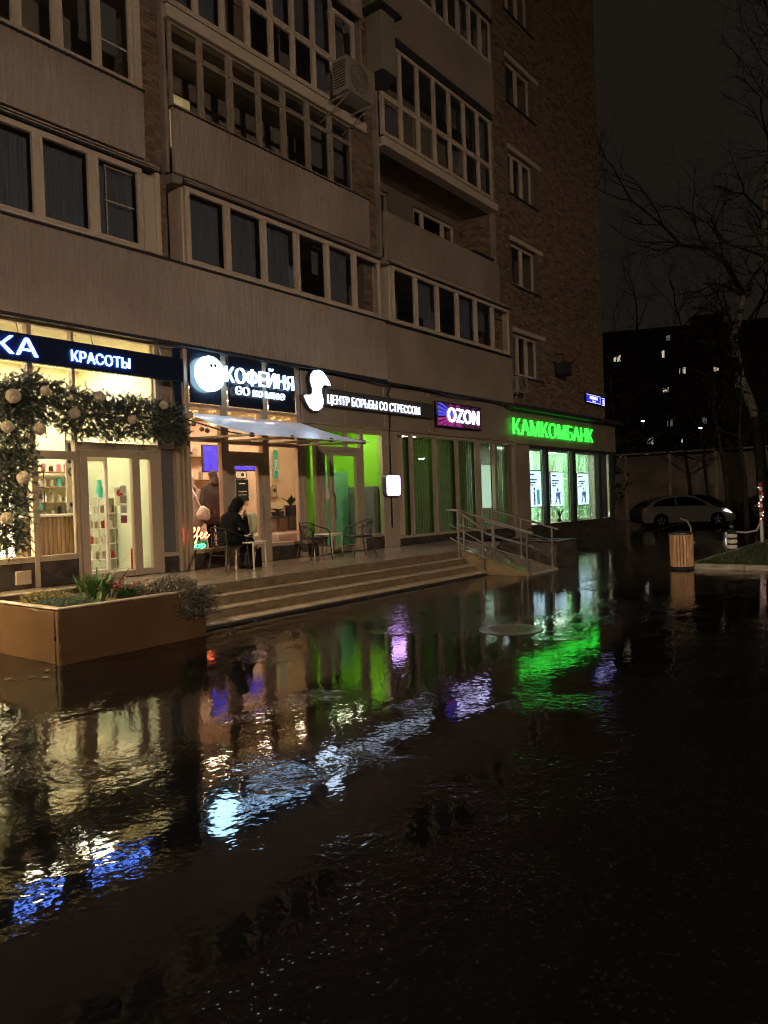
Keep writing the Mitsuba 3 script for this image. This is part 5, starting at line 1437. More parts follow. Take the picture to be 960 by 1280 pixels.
part(k, 'hands', (lambda v: (v[0], v[1]))(soft(sk, 0.004, 2)), 'skin', smooth=True)
hood = hulls([[(HP(-0.035, 0, 0.06), 0.098), (HP(0.015, 0, 0.065), 0.088), (HP(-0.055, 0, -0.03), 0.088), (HP(-0.075, 0, -0.11), 0.09)]])
hood = hood - hulls([[(HP(0.11, 0, -0.01), 0.072), (HP(0.05, 0, -0.03), 0.070), (HP(0.09, 0, -0.12), 0.06)]])
part(k, 'hood', soft(hood, 0.015, 4), 'black_cloth', smooth=True)
pieces(k, 'eye', ([sphere(HP(0.076, q * 0.03, 0.006), 0.0085, 1) for q in (-1, 1)]), 'black_metal')
part(k, 'phone_in_hand', cbox(9.19, 9.25, 10.28, 10.36, PZ + 0.60, PZ + 0.612, 0.003), 'sign_black')


def standing(label, x, y, ang, top, coatm, legm, hoodm, bag=None, lean=0.0):
    """a person seen from behind, standing: ang is where they face"""
    k = thing('person', label, 'person')
    h = top - PZ
    R = rotz(ang)
    s = h / 1.72

    def Q(f, l, z):
        return np.array([x, y, PZ]) + R @ np.array([f, l, 0]) * s + np.array([0, 0, z * s])
    co = [[(Q(0, 0.10, 0.86), 0.15), (Q(0, -0.10, 0.86), 0.15), (Q(-0.01, 0.12, 1.25), 0.135), (Q(-0.01, -0.12, 1.25), 0.135)],
          [(Q(-0.01, 0.12, 1.25), 0.135), (Q(-0.01, -0.12, 1.25), 0.135), (Q(0, 0.17, 1.38), 0.085), (Q(0, -0.17, 1.38), 0.085), (Q(0.02, 0, 1.45), 0.075)],
          [(Q(0, 0.19, 1.37), 0.085), (Q(-0.02, 0.26, 1.10), 0.068)], [(Q(-0.02, 0.26, 1.10), 0.068), (Q(0.2, 0.2, 1.02), 0.05)],
          [(Q(0, -0.19, 1.37), 0.085), (Q(-0.02, -0.26, 1.10), 0.068)], [(Q(-0.02, -0.26, 1.10), 0.068), (Q(0.2, -0.2, 1.02), 0.05)]]
    lg = []
    for q in (-1, 1):
        lg += [[(Q(0, 0.09 * q, 0.85), 0.10), (Q(0.01, 0.095 * q, 0.48), 0.068)], [(Q(0.01, 0.095 * q, 0.48), 0.068), (Q(-0.02, 0.1 * q, 0.09), 0.048)],
               [(Q(-0.03, 0.1 * q, 0.045), 0.043), (Q(0.12, 0.11 * q, 0.035), 0.032)]]
    hc = Q(0.03, 0, 1.59)
    hm, HP = head(hc, R @ np.array([1, 0.2, -0.12]), (0, 0, 1))
    nk = hulls([[(Q(0.01, 0, 1.42), 0.056), (hc, 0.055)]])
    h1 = hand(Q(0.22, 0.19, 1.02), R @ np.array([1, -0.2, 0.1]), (0, 0, 1))
    h2 = hand(Q(0.22, -0.19, 1.02), R @ np.array([1, 0.2, 0.1]), (0, 0, 1), side=-1)
    scene[k] = mikit.ply(soft(hulls(co) + hulls(lg) + nk + hm, 0.025, 5), coatm, True)
    part(k, 'trousers', soft(hulls([[(p, r * 1.03) for p, r in b] for b in lg if b[0][0][2] > PZ + 0.2]), 0.03, 4), legm, smooth=True)
    part(k, 'face', soft(hm, 0.008, 2), 'skin', smooth=True)
    part(k, 'hands', soft(h1 + h2, 0.005, 2), 'skin', smooth=True)
    hd = hulls([[(HP(-0.03, 0, 0.06), 0.093), (HP(0.015, 0, 0.06), 0.084), (HP(-0.05, 0, -0.04), 0.085)], [(HP(-0.05, 0, -0.04), 0.085), (HP(-0.07, 0.05, -0.13), 0.07), (HP(-0.07, -0.05, -0.13), 0.07)]])
    hd = hd - hulls([[(HP(0.12, 0, -0.01), 0.075), (HP(0.06, 0, -0.04), 0.072), (HP(0.1, 0, -0.12), 0.06)]])
    part(k, 'hood', soft(hd, 0.02, 4), hoodm, smooth=True)
    part(k, 'coat_hem', soft(hulls([[(Q(0, 0.11, 0.80), 0.152), (Q(0, -0.11, 0.80), 0.152), (Q(0, 0.11, 0.84), 0.152), (Q(0, -0.11, 0.84), 0.152)]]), 0.04, 2), coatm, smooth=True)
    return k, Q


k, Q = standing('customer in a dark brown hooded coat seen from behind at the coffee bar', 10.38, 12.75, 1.35, 2.46, 'brown_cloth', 'black_cloth', 'brown_cloth')
k, Q = standing('customer in a pale brown coat left of the one in dark brown, half hidden', 10.02, 13.1, 0.9, 2.34, 'grey_cloth', 'brown_cloth', 'grey_cloth')
k = thing('shoulder_bag', 'pale shoulder bag on the hip of the customer in the pale coat', 'bag')
part(k, 'body', soft(hulls([[((9.93, 12.68, 1.50), 0.09), ((9.99, 12.66, 1.62), 0.08), ((10.1, 12.68, 1.46), 0.08), ((10.1, 12.68, 1.58), 0.07)]]), 0.03, 4), 'pale_bag', smooth=True)
part(k, 'strap', tube([(9.98, 12.68, 1.62), (9.92, 12.78, 1.9), (9.95, 12.98, 2.1), (10.1, 13.05, 2.12)], 0.014, 6), 'pale_bag')

# ------------------------------------------------------------------ planters and plants
def worn(m, a=0.011, size=0.05):
    """cast concrete: wavering faces and chipped arrises"""
    v, f = trimesh.remesh.subdivide_to_size(*m, size)
    t = trimesh.Trimesh(v, f, process=True)
    v, n = np.array(t.vertices), np.array(t.vertex_normals)
    o = (meshkit.fbm(v * 3.0, 3, 3) - 0.5) * a + (meshkit.fbm(v * 14.0, 3, 5) - 0.5) * a * 0.5
    edge = (np.abs(n) > 0.35).sum(1) > 1
    o -= edge * np.clip(meshkit.fbm(v * 7.0, 3, 9) - 0.52, 0, 1) * 0.10
    return v + n * o[:, None], np.array(t.faces)


def planter(label, x0, x1, y0, y1, h, wm='planter_wall', rm='step_tread'):
    k = thing('planter', label, 'planter')
    t = 0.09
    part(k, 'wall', worn(cbox(x0, x1, y0, y0 + t, -0.02, h, 0.014)), wm, smooth=40)
    part(k, 'wall', worn(cbox(x0, x0 + t, y0 + t + 0.003, y1, -0.02, h - 0.003, 0.014)), wm, smooth=40)
    part(k, 'wall', worn(cbox(x1 - t, x1, y0 + t + 0.003, y1, -0.02, h - 0.004, 0.014)), wm, smooth=40)
    part(k, 'wall', worn(cbox(x0 + t + 0.003, x1 - t - 0.003, y1 - t, y1, -0.02, h - 0.002, 0.014)), wm, smooth=40)
    part(k, 'rim', join([worn(q, 0.008, 0.04) for q in [cbox(x0 - 0.012, x1 + 0.012, y0 - 0.012, y0 + t, h + 0.001, h + 0.024, 0.008), cbox(x0 - 0.012, x0 + t, y0 + t + 0.002, y1, h + 0.001, h + 0.022, 0.008),
                         cbox(x1 - t, x1 + 0.012, y0 + t + 0.002, y1, h + 0.001, h + 0.022, 0.008), cbox(x0 + t + .002, x1 - t - .002, y1 - t, y1 + 0.01, h + 0.001, h + 0.02, 0.008)]]), rm, 'worn rim')
    n = 26
    gx_, gy_ = np.meshgrid(np.linspace(x0 + t, x1 - t, n), np.linspace(y0 + t, y1 - t, n))
    pz = h - 0.09 + 0.10 * meshkit.fbm(np.stack([gx_ * 6, gy_ * 6, gx_ * 0], -1), 4) - 0.03
    gi_ = np.arange(n * n).reshape(n, n)
    part(k, 'soil', (np.stack([gx_.ravel(), gy_.ravel(), pz.ravel()], 1), np.stack([gi_[:-1, :-1], gi_[:-1, 1:], gi_[1:, 1:], gi_[1:, :-1]], -1).reshape(-1, 4)), 'soil', smooth=True)
    return k


PH = 0.595
planter('large brown concrete planter in front of the beauty shop', 4.07, 6.04, 7.66, 9.70, PH)
planter('dark planter block right of the ramp', 15.62, 16.78, 7.22, 8.7, 0.6, 'plinth_stone', 'plinth_stone')


def clump(p, n, L, w, spread, droop, m_up=0.9):
    return [leaf_blade(np.array(p) + [rnd.gauss(0, 0.03), rnd.gauss(0, 0.03), 0], (math.cos(t) * spread * rnd.uniform(0.3, 1), math.sin(t) * spread * rnd.uniform(0.3, 1), m_up), L * rnd.uniform(0.6, 1.05), w * rnd.uniform(0.7, 1.1), droop * rnd.uniform(0.3, 1.2)) for t in rng.uniform(0, 6.28, n)]


SZ = PH - 0.05
k = thing('leafy_plant', 'tall green clump of strap leaves in the middle of the planter', 'plant')
for i in range(34):
    t = rnd.uniform(0, 6.28)
    part(k, 'leaf', leaf_blade((5.05 + rnd.gauss(0, 0.09), 8.55 + rnd.gauss(0, 0.1), SZ), (math.cos(t) * 0.5, math.sin(t) * 0.5, 0.95), rnd.uniform(0.28, 0.5), 0.045, rnd.uniform(0.2, 1.1)), 'leaf')
part(k, 'inner_leaves', join(clump((5.05, 8.55, SZ), 90, 0.38, 0.035, 0.7, 0.6)), 'leaf', kind='stuff')
k = thing('dry_plant', 'yellowing strap-leaved clump in front of the green one', 'plant')
for i in range(26):
    t = rnd.uniform(0, 6.28)
    part(k, 'leaf', leaf_blade((4.80 + rnd.gauss(0, 0.06), 8.2 + rnd.gauss(0, 0.06), SZ), (math.cos(t) * 0.9, math.sin(t) * 0.9, 0.6), rnd.uniform(0.22, 0.42), 0.03, rnd.uniform(0.5, 1.6)), 'leaf_yellow')
k = thing('flowering_plant', 'low plant with dull pink flower heads right of the green clump', 'plant')
part(k, 'leaves', join(clump((5.22, 8.15, SZ), 160, 0.20, 0.05, 1.0, 0.9)), 'leaf', kind='stuff')
for i in range(26):
    c = np.array([5.2 + rnd.gauss(0, 0.12), 8.12 + rnd.gauss(0, 0.12), SZ + rnd.uniform(0.12, 0.27)])
    part(k, 'flower', join([leaf_blade(c, (math.cos(t), math.sin(t), rnd.uniform(0.1, 1.4)), 0.035, 0.026, 0.4, 2) for t in rng.uniform(0, 6.28, 12)]), 'petal')


def bushlet(label, c, rx, ry, rz_, n, m, L=0.05, hang=None):
    k = thing('bushy_plant', label, 'plant')
    V, stems = [], []
    for i in range(n):
        t, q = rnd.uniform(0, 6.28), rnd.random() ** 0.45
        p = np.array([c[0] + rx * q * math.cos(t), c[1] + ry * q * math.sin(t), c[2] + rz_ * rnd.uniform(0.1, 1) * (1 - 0.5 * q * q)])
        if hang and rnd.random() < 0.4:
            p = np.array([hang[0] + rnd.gauss(0, 0.16), hang[1] + rnd.uniform(-0.14, 0.02), c[2] + rnd.uniform(-0.26, 0.12)])
        V.append(leaf_blade(p, (rnd.uniform(-1, 1), rnd.uniform(-1, 1), rnd.uniform(-0.2, 1)), L * rnd.uniform(0.6, 1.3), L * 0.28, 0.6, 2))
        if i % 6 == 0:
            stems.append(tube([(c[0] + 0.3 * (p[0] - c[0]), c[1] + 0.3 * (p[1] - c[1]), c[2] - 0.02), p], 0.003, 4))
    part(k, 'foliage', join(V), m, kind='stuff')
    part(k, 'stems', join(stems), 'bark', kind='stuff')
    return k


bushlet('grey green feathery plant spilling over the right front corner of the planter', (5.75, 7.95, SZ), 0.30, 0.32, 0.30, 3600, 'leaf_grey', 0.055, (5.88, 7.66))
bushlet('low grey plant in the middle right of the planter', (5.45, 8.3, SZ), 0.25, 0.35, 0.22, 1500, 'leaf_grey', 0.05)
bushlet('dark low ground cover in the left part of the planter', (4.5, 8.25, SZ - 0.02), 0.36, 0.55, 0.12, 3000, 'leaf_dark', 0.045)
bushlet('reddish dry low plant near the left rim at the back of the planter', (4.62, 8.95, SZ), 0.3, 0.35, 0.16, 1300, 'leaf_yellow', 0.04)

# ------------------------------------------------------------------ street furniture on the right
k = thing('litter_bin', 'round wooden-slatted litter bin with a dark lid at the kerb', 'litter bin')
bx_, by_ = 16.36, 4.68
part(k, 'drum', lathe([(0, 0.06), (0.20, 0.06), (0.20, 0.72), (0, 0.72)], (bx_, by_, 0), 24), 'black_metal')
part(k, 'base', lathe([(0, 0), (0.22, 0), (0.23, 0.05), (0, 0.06)], (bx_, by_, 0), 24), 'black_metal')
part(k, 'lid', lathe([(0.15, 0.70), (0.255, 0.745), (0.25, 0.775), (0.12, 0.80), (0.1, 0.77)], (bx_, by_, 0), 24), 'black_metal')
for i in range(22):
    a = i * 2 * math.pi / 22
    part(k, 'slat', move(cbox(0.212, 0.236, -0.026, 0.026, 0.055, 0.735, 0.005), rotz(a), (bx_, by_, 0)), 'wood_slat')
k = thing('manhole_cover', 'round ribbed iron manhole cover in the wet asphalt', 'manhole cover')
mx, my = 8.18, 4.42
part(k, 'ring', lathe([(0.40, 0.0), (0.39, 0.010), (0.30, 0.010), (0.30, 0.0)], (mx, my, 0.002), 40), 'iron')
part(k, 'plate', lathe([(0.295, 0), (0.295, 0.006), (0, 0.006)], (mx, my, 0.002), 40), 'iron')
st = []
for i in range(-9, 10):
    for j in range(-9, 10):
        if i * i + j * j < 82:
            st.append(cbox(mx + 0.03 * i - 0.009, mx + 0.03 * i + 0.009, my + 0.03 * j - 0.009, my + 0.03 * j + 0.009, 0.006, 0.014, 0.003))
part(k, 'stud', join(st), 'iron', kind='stuff')
CB = structure('kerb', None, None, 'pale kerb stones round the lawn')
for i in range(14):
    y1 = 4.46 - 1.0 * i
    part(CB, 'kerb_stone', cbox(16.40, 16.56, y1 - 0.99, y1, -0.05, 0.105 + rnd.uniform(-0.004, 0.004), 0.018), 'curb_stone')
for i in range(14):
    x0 = 16.6 + 1.0 * i
    part(CB, 'kerb_stone', cbox(x0, x0 + 0.99, 4.48, 4.63, -0.05, 0.10 + rnd.uniform(-0.004, 0.004), 0.018), 'curb_stone')
# lawn
lx, ly = np.meshgrid(np.linspace(16.55, 30, 50), np.linspace(-9, 4.5, 50))
lz = 0.07 + 0.18 * np.clip((lx - 16.6) / 5, 0, 1) * np.clip((4.5 - ly) / 2.5, 0, 1) + 0.06 * meshkit.fbm(np.stack([lx, ly, lx * 0], -1), 3)
gi_ = np.arange(2500).reshape(50, 50)
structure('lawn', (np.stack([lx.ravel(), ly.ravel(), lz.ravel()], 1), np.stack([gi_[:-1, :-1], gi_[:-1, 1:], gi_[1:, 1:], gi_[1:, :-1]], -1).reshape(-1, 4)), 'soil', 'low lawn behind the kerb', smooth=True)
n = 26000
bx1 = 16.6 + 11 * rng.random(n) ** 1.6
by1 = 4.45 - 7.5 * rng.random(n)
bz1 = 0.07 + 0.18 * np.clip((bx1 - 16.6) / 5, 0, 1) * np.clip((4.5 - by1) / 2.5, 0, 1) + 0.02
an, hh = rng.uniform(0, 6.28, n), rng.uniform(0.04, 0.13, n)
w = 0.008
b0 = np.stack([bx1, by1, bz1], 1)
sd = np.stack([np.cos(an), np.sin(an), an * 0], 1) * w
tipo = np.stack([rng.normal(0, 0.04, n), rng.normal(0, 0.04, n), hh], 1)
gv = np.stack([b0 - sd, b0 + sd, b0 + tipo], 1).reshape(-1, 3)
scene['grass'] = mikit.ply((gv, np.arange(3 * n).reshape(-1, 3)), 'grass_blade')
labels['grass'] = {'label': 'dark green grass on the lawn at the right edge', 'category': 'grass', 'kind': 'stuff'}


k = thing('bollard', 'short metal bollard with pale bands at the end of the white rope', 'bollard')
part(k, 'post', lathe([(0, 0.0), (0.12, 0.0), (0.12, 0.5), (0.05, 0.58), (0.0, 0.58)], (21.6, 4.85, 0.0), 18), 'black_metal')
part(k, 'band', join([lathe([(0.122, 0), (0.135, 0.02), (0.135, 0.08), (0.122, 0.1)], (21.6, 4.85, 0.06 + 0.15 * i), 18) for i in range(3)]), 'white_paint')
part(k, 'top_knob', sphere((21.6, 4.85, 0.66), 0.05, 2), 'steel', smooth=True)
solo('rope', 'white rope sagging from the bollard to the striped post', 'rope', tube([(21.65, 4.84, 0.52), (22.1, 4.6, 0.47), (22.6, 4.42, 0.50), (22.9, 4.45, 0.56), (23.35, 4.45, 0.72)], 0.022, 8), 'white_paint')
k = thing('striped_post', 'red and white striped lit post at the right edge of the picture', 'post')
sp = (23.4, 4.45)
part(k, 'pole', tube([(sp[0], sp[1], 0), (sp[0], sp[1], 1.75)], 0.045, 12), 'white_paint')
for i in range(5):
    part(k, 'red_band', lathe([(0.047, 0), (0.052, 0.01), (0.052, 0.13), (0.047, 0.14)], (sp[0], sp[1], 0.75 + 0.24 * i), 14), 'red_paint')
part(k, 'light_bulb', join([sphere((sp[0] - 0.06 * math.cos(i * 1.1), sp[1] - 0.06 * math.sin(i * 1.1), 0.8 + 0.09 * i), 0.018, 1) for i in range(11)]), 'lamp_face', kind='stuff', emitter=emit(3.2, 2.2, 1.9, 0.2))
k = thing('bent_post', 'thin pale post with a bent top between the bin and the parked white car', 'post')
part(k, 'pole', tube([(24.5, 6.7, 0), (24.5, 6.7, 0.5), (24.45, 6.8, 0.72), (24.3, 6.95, 0.8)], 0.028, 8), 'old_frame')
part(k, 'stay', tube([(24.4, 6.85, 0.66), (23.4, 7.9, 0.36)], 0.009, 6), 'dark_metal')
part(k, 'foot', lathe([(0, 0), (0.12, 0), (0.1, 0.06), (0, 0.06)], (24.5, 6.7, 0), 12), 'concrete')


lv = []
for i in range(62):
    if i < 58:
        x, y = rnd.uniform(3.2, 13.5), 8.02 - abs(rnd.gauss(0, 0.28))
        if x < 6.3:
            y -= 0.42
    else:
        x, y = rnd.uniform(6, 14), rnd.uniform(4.5, 7.0)
    R_ = rotz(rnd.uniform(0, 6.28)) @ rotx(rnd.uniform(-0.3, 0.3))
    L_ = rnd.uniform(0.025, 0.055)
    v = np.array([(-L_, 0, 0), (-0.2 * L_, -0.45 * L_, 0.006), (0.5 * L_, -0.3 * L_, 0.004), (L_, 0, 0.01), (0.5 * L_, 0.3 * L_, 0.003), (-0.2 * L_, 0.45 * L_, 0.007)])
    lv.append((v @ R_.T + [x, y, 0.008], np.array([(0, 1, 2), (0, 2, 3), (0, 3, 4), (0, 4, 5)])))
scene['leaf_litter'] = mikit.ply(join(lv), 'leaf_wet')
labels['leaf_litter'] = {'label': 'wet fallen leaves scattered along the foot of the steps and planter', 'category': 'leaves', 'kind': 'stuff'}


# ------------------------------------------------------------------ parked cars
def car(label, x, y, ang, paint, lights=False):
    """a five-door hatchback; its nose points to +x before turning"""
    k = thing('parked_car', label, 'car', None)
    R, t = rotz(ang), (x, y, 0)
    # side outline (length, height) from tail to nose, lower body
    low = [(-2.2, 0.32), (-2.24, 0.62), (-2.16, 0.92), (-1.9, 0.98), (-0.6, 0.96), (0.9, 0.94), (1.55, 0.86), (2.02, 0.70), (2.2, 0.52), (2.2, 0.32), (2.05, 0.22), (-2.05, 0.24)]
    roof = [(-2.05, 0.97), (-1.55, 1.28), (-0.9, 1.44), (-0.1, 1.49), (0.35, 1.42), (1.25, 0.93)]

    def loft(poly, wid):
        V = []
        for s in (-1, 1):
            for (a, b) in poly:
                V.append((a, s * wid(a, b), b))
        n = len(poly)
        f = []
        for i in range(n):
            j = (i + 1) % n
            f += [(i, j, n + j), (i, n + j, n + i)]
        tr = trimesh.creation.triangulate_polygon(Polygon(poly), engine='earcut')[1]
        pv = trimesh.creation.triangulate_polygon(Polygon(poly), engine='earcut')[0]
        from_ = {tuple(np.round(p, 5)): i for i, p in enumerate(poly)}
        for q in tr:
            ids = [from_[tuple(np.round(pv[a], 5))] for a in q]
            f += [(ids[0], ids[1], ids[2]), (n + ids[2], n + ids[1], n + ids[0])]
        return np.array(V), np.array(f)
    cut = Polygon(low)
    for wx in (-1.35, 1.33):
        cut = cut.difference(Point(wx, 0.31).buffer(0.36, 12))
    lp = [(round(a, 5), round(b, 5)) for a, b in list(cut.exterior.coords)[:-1]]
    part(k, 'body', move(loft(lp, lambda a, b: 0.86 - 0.10 * max(0, abs(a) - 1.6) - 0.10 * max(0, 0.35 - b) - 0.07 * max(0, b - 0.7)), R, t), paint, smooth=25)
    part(k, 'cabin', move(loft(roof, lambda a, b: 0.83 - 0.36 * (b - 0.95)), R, t), paint, smooth=25)
    for s in (-1, 1):
        for gl in ([(-1.75, 1.02), (-1.42, 1.25), (-0.9, 1.37), (-0.62, 1.39), (-0.62, 1.0)], [(-0.56, 1.0), (-0.56, 1.395), (-0.1, 1.42), (0.28, 1.36), (0.5, 1.25), (1.0, 0.99)]):
            v = np.array([(a, s * (0.838 - 0.36 * (b - 0.95)), b) for a, b in gl])
            part(k, 'side_window', move((v, np.array([(0, i, i + 1) for i in range(1, len(gl) - 1)])), R, t), 'car_glass')
        part(k, 'mirror', move(cbox(0.72, 0.9, s * 0.93 - 0.07, s * 0.93 + 0.07, 0.98, 1.1, 0.03), R, t), paint)
        for hx in (-0.75, 0.25):
            part(k, 'door_handle', move(cbox(hx - 0.09, hx + 0.09, s * 0.865 - 0.015, s * 0.865 + 0.015, 0.83, 0.86, 0.006), R, t), paint)
        hl = hull([(2.12, s * 0.62, 0.66), (1.70, s * 0.90, 0.80), (1.60, s * 0.89, 0.71), (2.14, s * 0.64, 0.58), (2.0, s * 0.5, 0.7), (1.98, s * 0.87, 0.60)])
        kw = dict(emitter=emit(5.0, 4.5, 3.6, 0.4)) if lights and s < 0 else {}
        part(k, 'headlight', move(hl, R, t), 'lamp_face' if lights else 'car_glass', **kw)
        tl = hull([(-2.2, s * 0.78, 0.80), (-2.0, s * 0.845, 0.95), (-2.23, s * 0.6, 0.8), (-2.16, s * 0.6, 0.94), (-2.0, s * 0.85, 0.82)])
        part(k, 'tail_light', move(tl, R, t), 'red_paint')
        for wx in (-1.35, 1.33):
            prof = [(0.16, -0.1), (0.29, -0.11), (0.315, -0.07), (0.315, 0.07), (0.29, 0.11), (0.16, 0.1)]
            wv, wf = lathe(prof, (0, 0, 0), 24)
            wv = np.stack([wv[:, 0], wv[:, 2], wv[:, 1]], 1) + [wx, s * 0.75, 0.315]
            w_ = part(k, 'wheel', move((wv, wf), R, t), 'rubber')
            spk = [move(hull([(0, -0.02, 0.02), (0, 0.02, 0.02), (-0.025, 0.02, 0.2), (0.025, 0.02, 0.2), (-0.025, -0.02, 0.2), (0.025, -0.02, 0.2)]), roty(q * 2 * math.pi / 5), (wx, s * 0.85, 0.315)) for q in range(5)]
            part(w_, 'rim', move(join(spk), R, t), 'plastic_grey')
    ws = np.array([(0.40, -0.66, 1.40), (0.40, 0.66, 1.40), (1.22, 0.78, 0.955), (1.22, -0.78, 0.955)]) + [0.015, 0, 0.012]
    part(k, 'windscreen', move((ws, np.array([(0, 2, 1), (0, 3, 2)])), R, t), 'car_glass')
    rw = np.array([(-1.60, -0.66, 1.25), (-1.60, 0.66, 1.25), (-2.02, 0.74, 0.99), (-2.02, -0.74, 0.99)]) + [-0.015, 0, 0.012]
    part(k, 'rear_window', move((rw, np.array([(0, 1, 2), (0, 2, 3)])), R, t), 'car_glass')
    return k


VA = math.atan2(-0.78, 0.62)
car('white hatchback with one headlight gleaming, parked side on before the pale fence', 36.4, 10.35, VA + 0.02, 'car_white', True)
car('black car behind the white hatchback, only its roof showing above', 41.0, 10.9, VA + 0.05, 'car_black')
car('dark car parked right of the white hatchback behind the tree trunks', 41.4, 6.6, VA, 'car_black')


# ------------------------------------------------------------------ bare trees
def bare_tree(label, base, pts, r0, m, seed, depth=5, twig=1.0, trunk_label=None, spread=0.55):
    """pts: the trunk's line; limbs grow from it, each splitting again into thinner ones"""
    q = random.Random(seed)
    k = thing('bare_tree', label, 'tree')
    P_ = np.asarray(pts, float)
    rad = np.linspace(r0, r0 * 0.35, len(P_))
    if m == 'birch_bark':
        part(k, 'trunk_base', tube(P_[:3], rad[:3] * 1.06, 12), 'bark', 'dark rough lower birch trunk', smooth=50)
        part(k, 'trunk', tube(P_[2:], rad[2:], 12), m, trunk_label, smooth=50)
    else:
        part(k, 'trunk', tube(P_, rad, 12), m, trunk_label, smooth=50)
    limbs, twigs = [], []

    def grow(p, d, L, r, lev):
        n = 4
        line = [p]
        dd = d
        for i in range(n):
            dd = dd + np.array([q.gauss(0, 0.16), q.gauss(0, 0.16), q.gauss(0.03, 0.14)])
            dd /= np.linalg.norm(dd)
            line.append(line[-1] + dd * L / n)
        (limbs if lev < 2 else twigs).append(tube(line, np.linspace(r, r * 0.5, n + 1), 6 if lev < 2 else 3))
        if lev >= depth:
            return
        for i in range(3 if lev < 3 else 3):
            j = q.randint(1, n)
            nd = dd + np.array([q.gauss(0, spread), q.gauss(0, spread), q.gauss(0.1, spread * 0.8)])
            nd /= np.linalg.norm(nd)
            grow(line[j], nd, L * q.uniform(0.55, 0.8), r * 0.55, lev + 1)
    for i in range(2, len(P_)):
        for j in range(2):
            dr_ = np.array([q.gauss(0, 1), q.gauss(0, 1), q.uniform(0.1, 0.9)])
            dr_ /= np.linalg.norm(dr_)
            grow(P_[i], dr_, twig * q.uniform(1.6, 2.8), rad[i] * 0.55, 1)
    d = P_[-1] - P_[-2]
    grow(P_[-1], d / np.linalg.norm(d), twig * 2.5, rad[-1] * 0.9, 1)
    return k, grow, limbs, twigs


def finish_tree(t, m='bark'):
    k, grow, limbs, twigs = t
    if limbs:
        part(k, 'limbs', join(limbs), m, smooth=50, kind='stuff')
    part(k, 'twigs', join(twigs), m, kind='stuff')


t = bare_tree('tall birch with a bent white trunk at the right edge', None, [(39.9, 7.45, 0), (39.85, 7.5, 2.6), (39.72, 7.67, 5.2), (39.3, 8.25, 7.2), (39.16, 8.47, 9.0), (39.54, 8.03, 11.1), (40.25, 7.16, 13.0), (40.3, 7.2, 15.2), (40.6, 6.9, 18.5), (40.5, 6.6, 22.0)], 0.27, 'birch_bark', 5, 5, 1.25, 'white birch trunk with dark marks')
gw = t[1]
ln = [(39.5, 8.05, 11.2), (38.98, 8.8, 13.0), (38.6, 9.3, 13.5), (37.75, 10.39, 13.7), (37.2, 11.1, 14.7), (36.3, 12.3, 16.0)]
t[2].append(tube(ln, np.linspace(0.15, 0.05, 6), 8))
for a, b in zip(ln[1:], ln[:-1]):
    d = np.array(a) - np.array(b)
    d /= np.linalg.norm(d)
    gw(np.array(a), d + np.array([0, 0, 0.5]), 2.4, 0.05, 2)
    gw(np.array(a), d * 0.4 + np.array([-0.2, 0.3, -0.3]), 2.0, 0.04, 2)
finish_tree(t)
finish_tree(bare_tree('slim bare sapling just left of the birch trunk', None, [(38.0, 8.6, 0), (38.05, 8.7, 1.8), (38.25, 8.95, 3.6), (38.4, 9.3, 5.6)], 0.14, 'bark', 21, 4, 0.9))
finish_tree(bare_tree('slim bare sapling touching the birch trunk', None, [(38.2, 7.9, 0), (38.2, 7.92, 2.0), (38.1, 8.1, 4.2), (38.2, 8.0, 6.5)], 0.13, 'bark', 22, 4, 0.9))
finish_tree(bare_tree('dark bare tree with arching branches right beside the bank corner', None, [(33.4, 13.9, 0), (33.4, 13.85, 2.0), (33.5, 13.8, 4.0), (33.6, 13.9, 6.0), (33.4, 13.7, 8.0)], 0.2, 'bark', 31, 4, 0.95))
finish_tree(bare_tree('bare tree between the bank corner and the pale fence', None, [(41, 15.5, 0), (41, 15.4, 2.5), (41.1, 15.1, 5), (40.9, 15.3, 7.5)], 0.16, 'bark', 33, 4, 1.1))
finish_tree(bare_tree('tall bare tree whose twigs reach in at the upper right corner', None, [(27.0, 1.5, 0), (27.0, 1.6, 4), (26.8, 1.9, 8), (26.9, 2.2, 12), (26.5, 2.6, 15), (26.4, 3.2, 18)], 0.2, 'bark', 41, 5, 1.15))
for i, (x, y, h, lab) in enumerate(((92, 31.0, 22.0, 'tallest bare tree before the far flats, next to the brick corner'), (88, 24.5, 20.5, 'tall bare tree before the middle of the far flats'), (96, 22.0, 23.0, 'tall bare tree before the far flats, just left of the birch'), (90, 17.5, 19.0, 'tall bare tree before the far flats, behind the birch crown'), (62, 24.5, 9.0, 'first bare tree from the left behind the pale fence'), (58, 20.5, 8.0, 'second bare tree from the left behind the pale fence'), (66, 19.5, 9.5, 'third bare tree from the left behind the pale fence'), (61, 14.0, 8.5, 'fourth bare tree from the left behind the pale fence'), (70, 12.5, 10.0, 'fifth bare tree from the left behind the pale fence'))):
    finish_tree(bare_tree(lab, None, [(x, y, 0), (x + 0.1, y - 0.1, h * 0.3), (x - 0.1, y + 0.2, h * 0.6), (x + 0.2, y, h)], 0.2 if h < 12 else 0.32, 'bark', 60 + i, 4 if h < 12 else 5, 1.5 if h < 12 else 2.3))
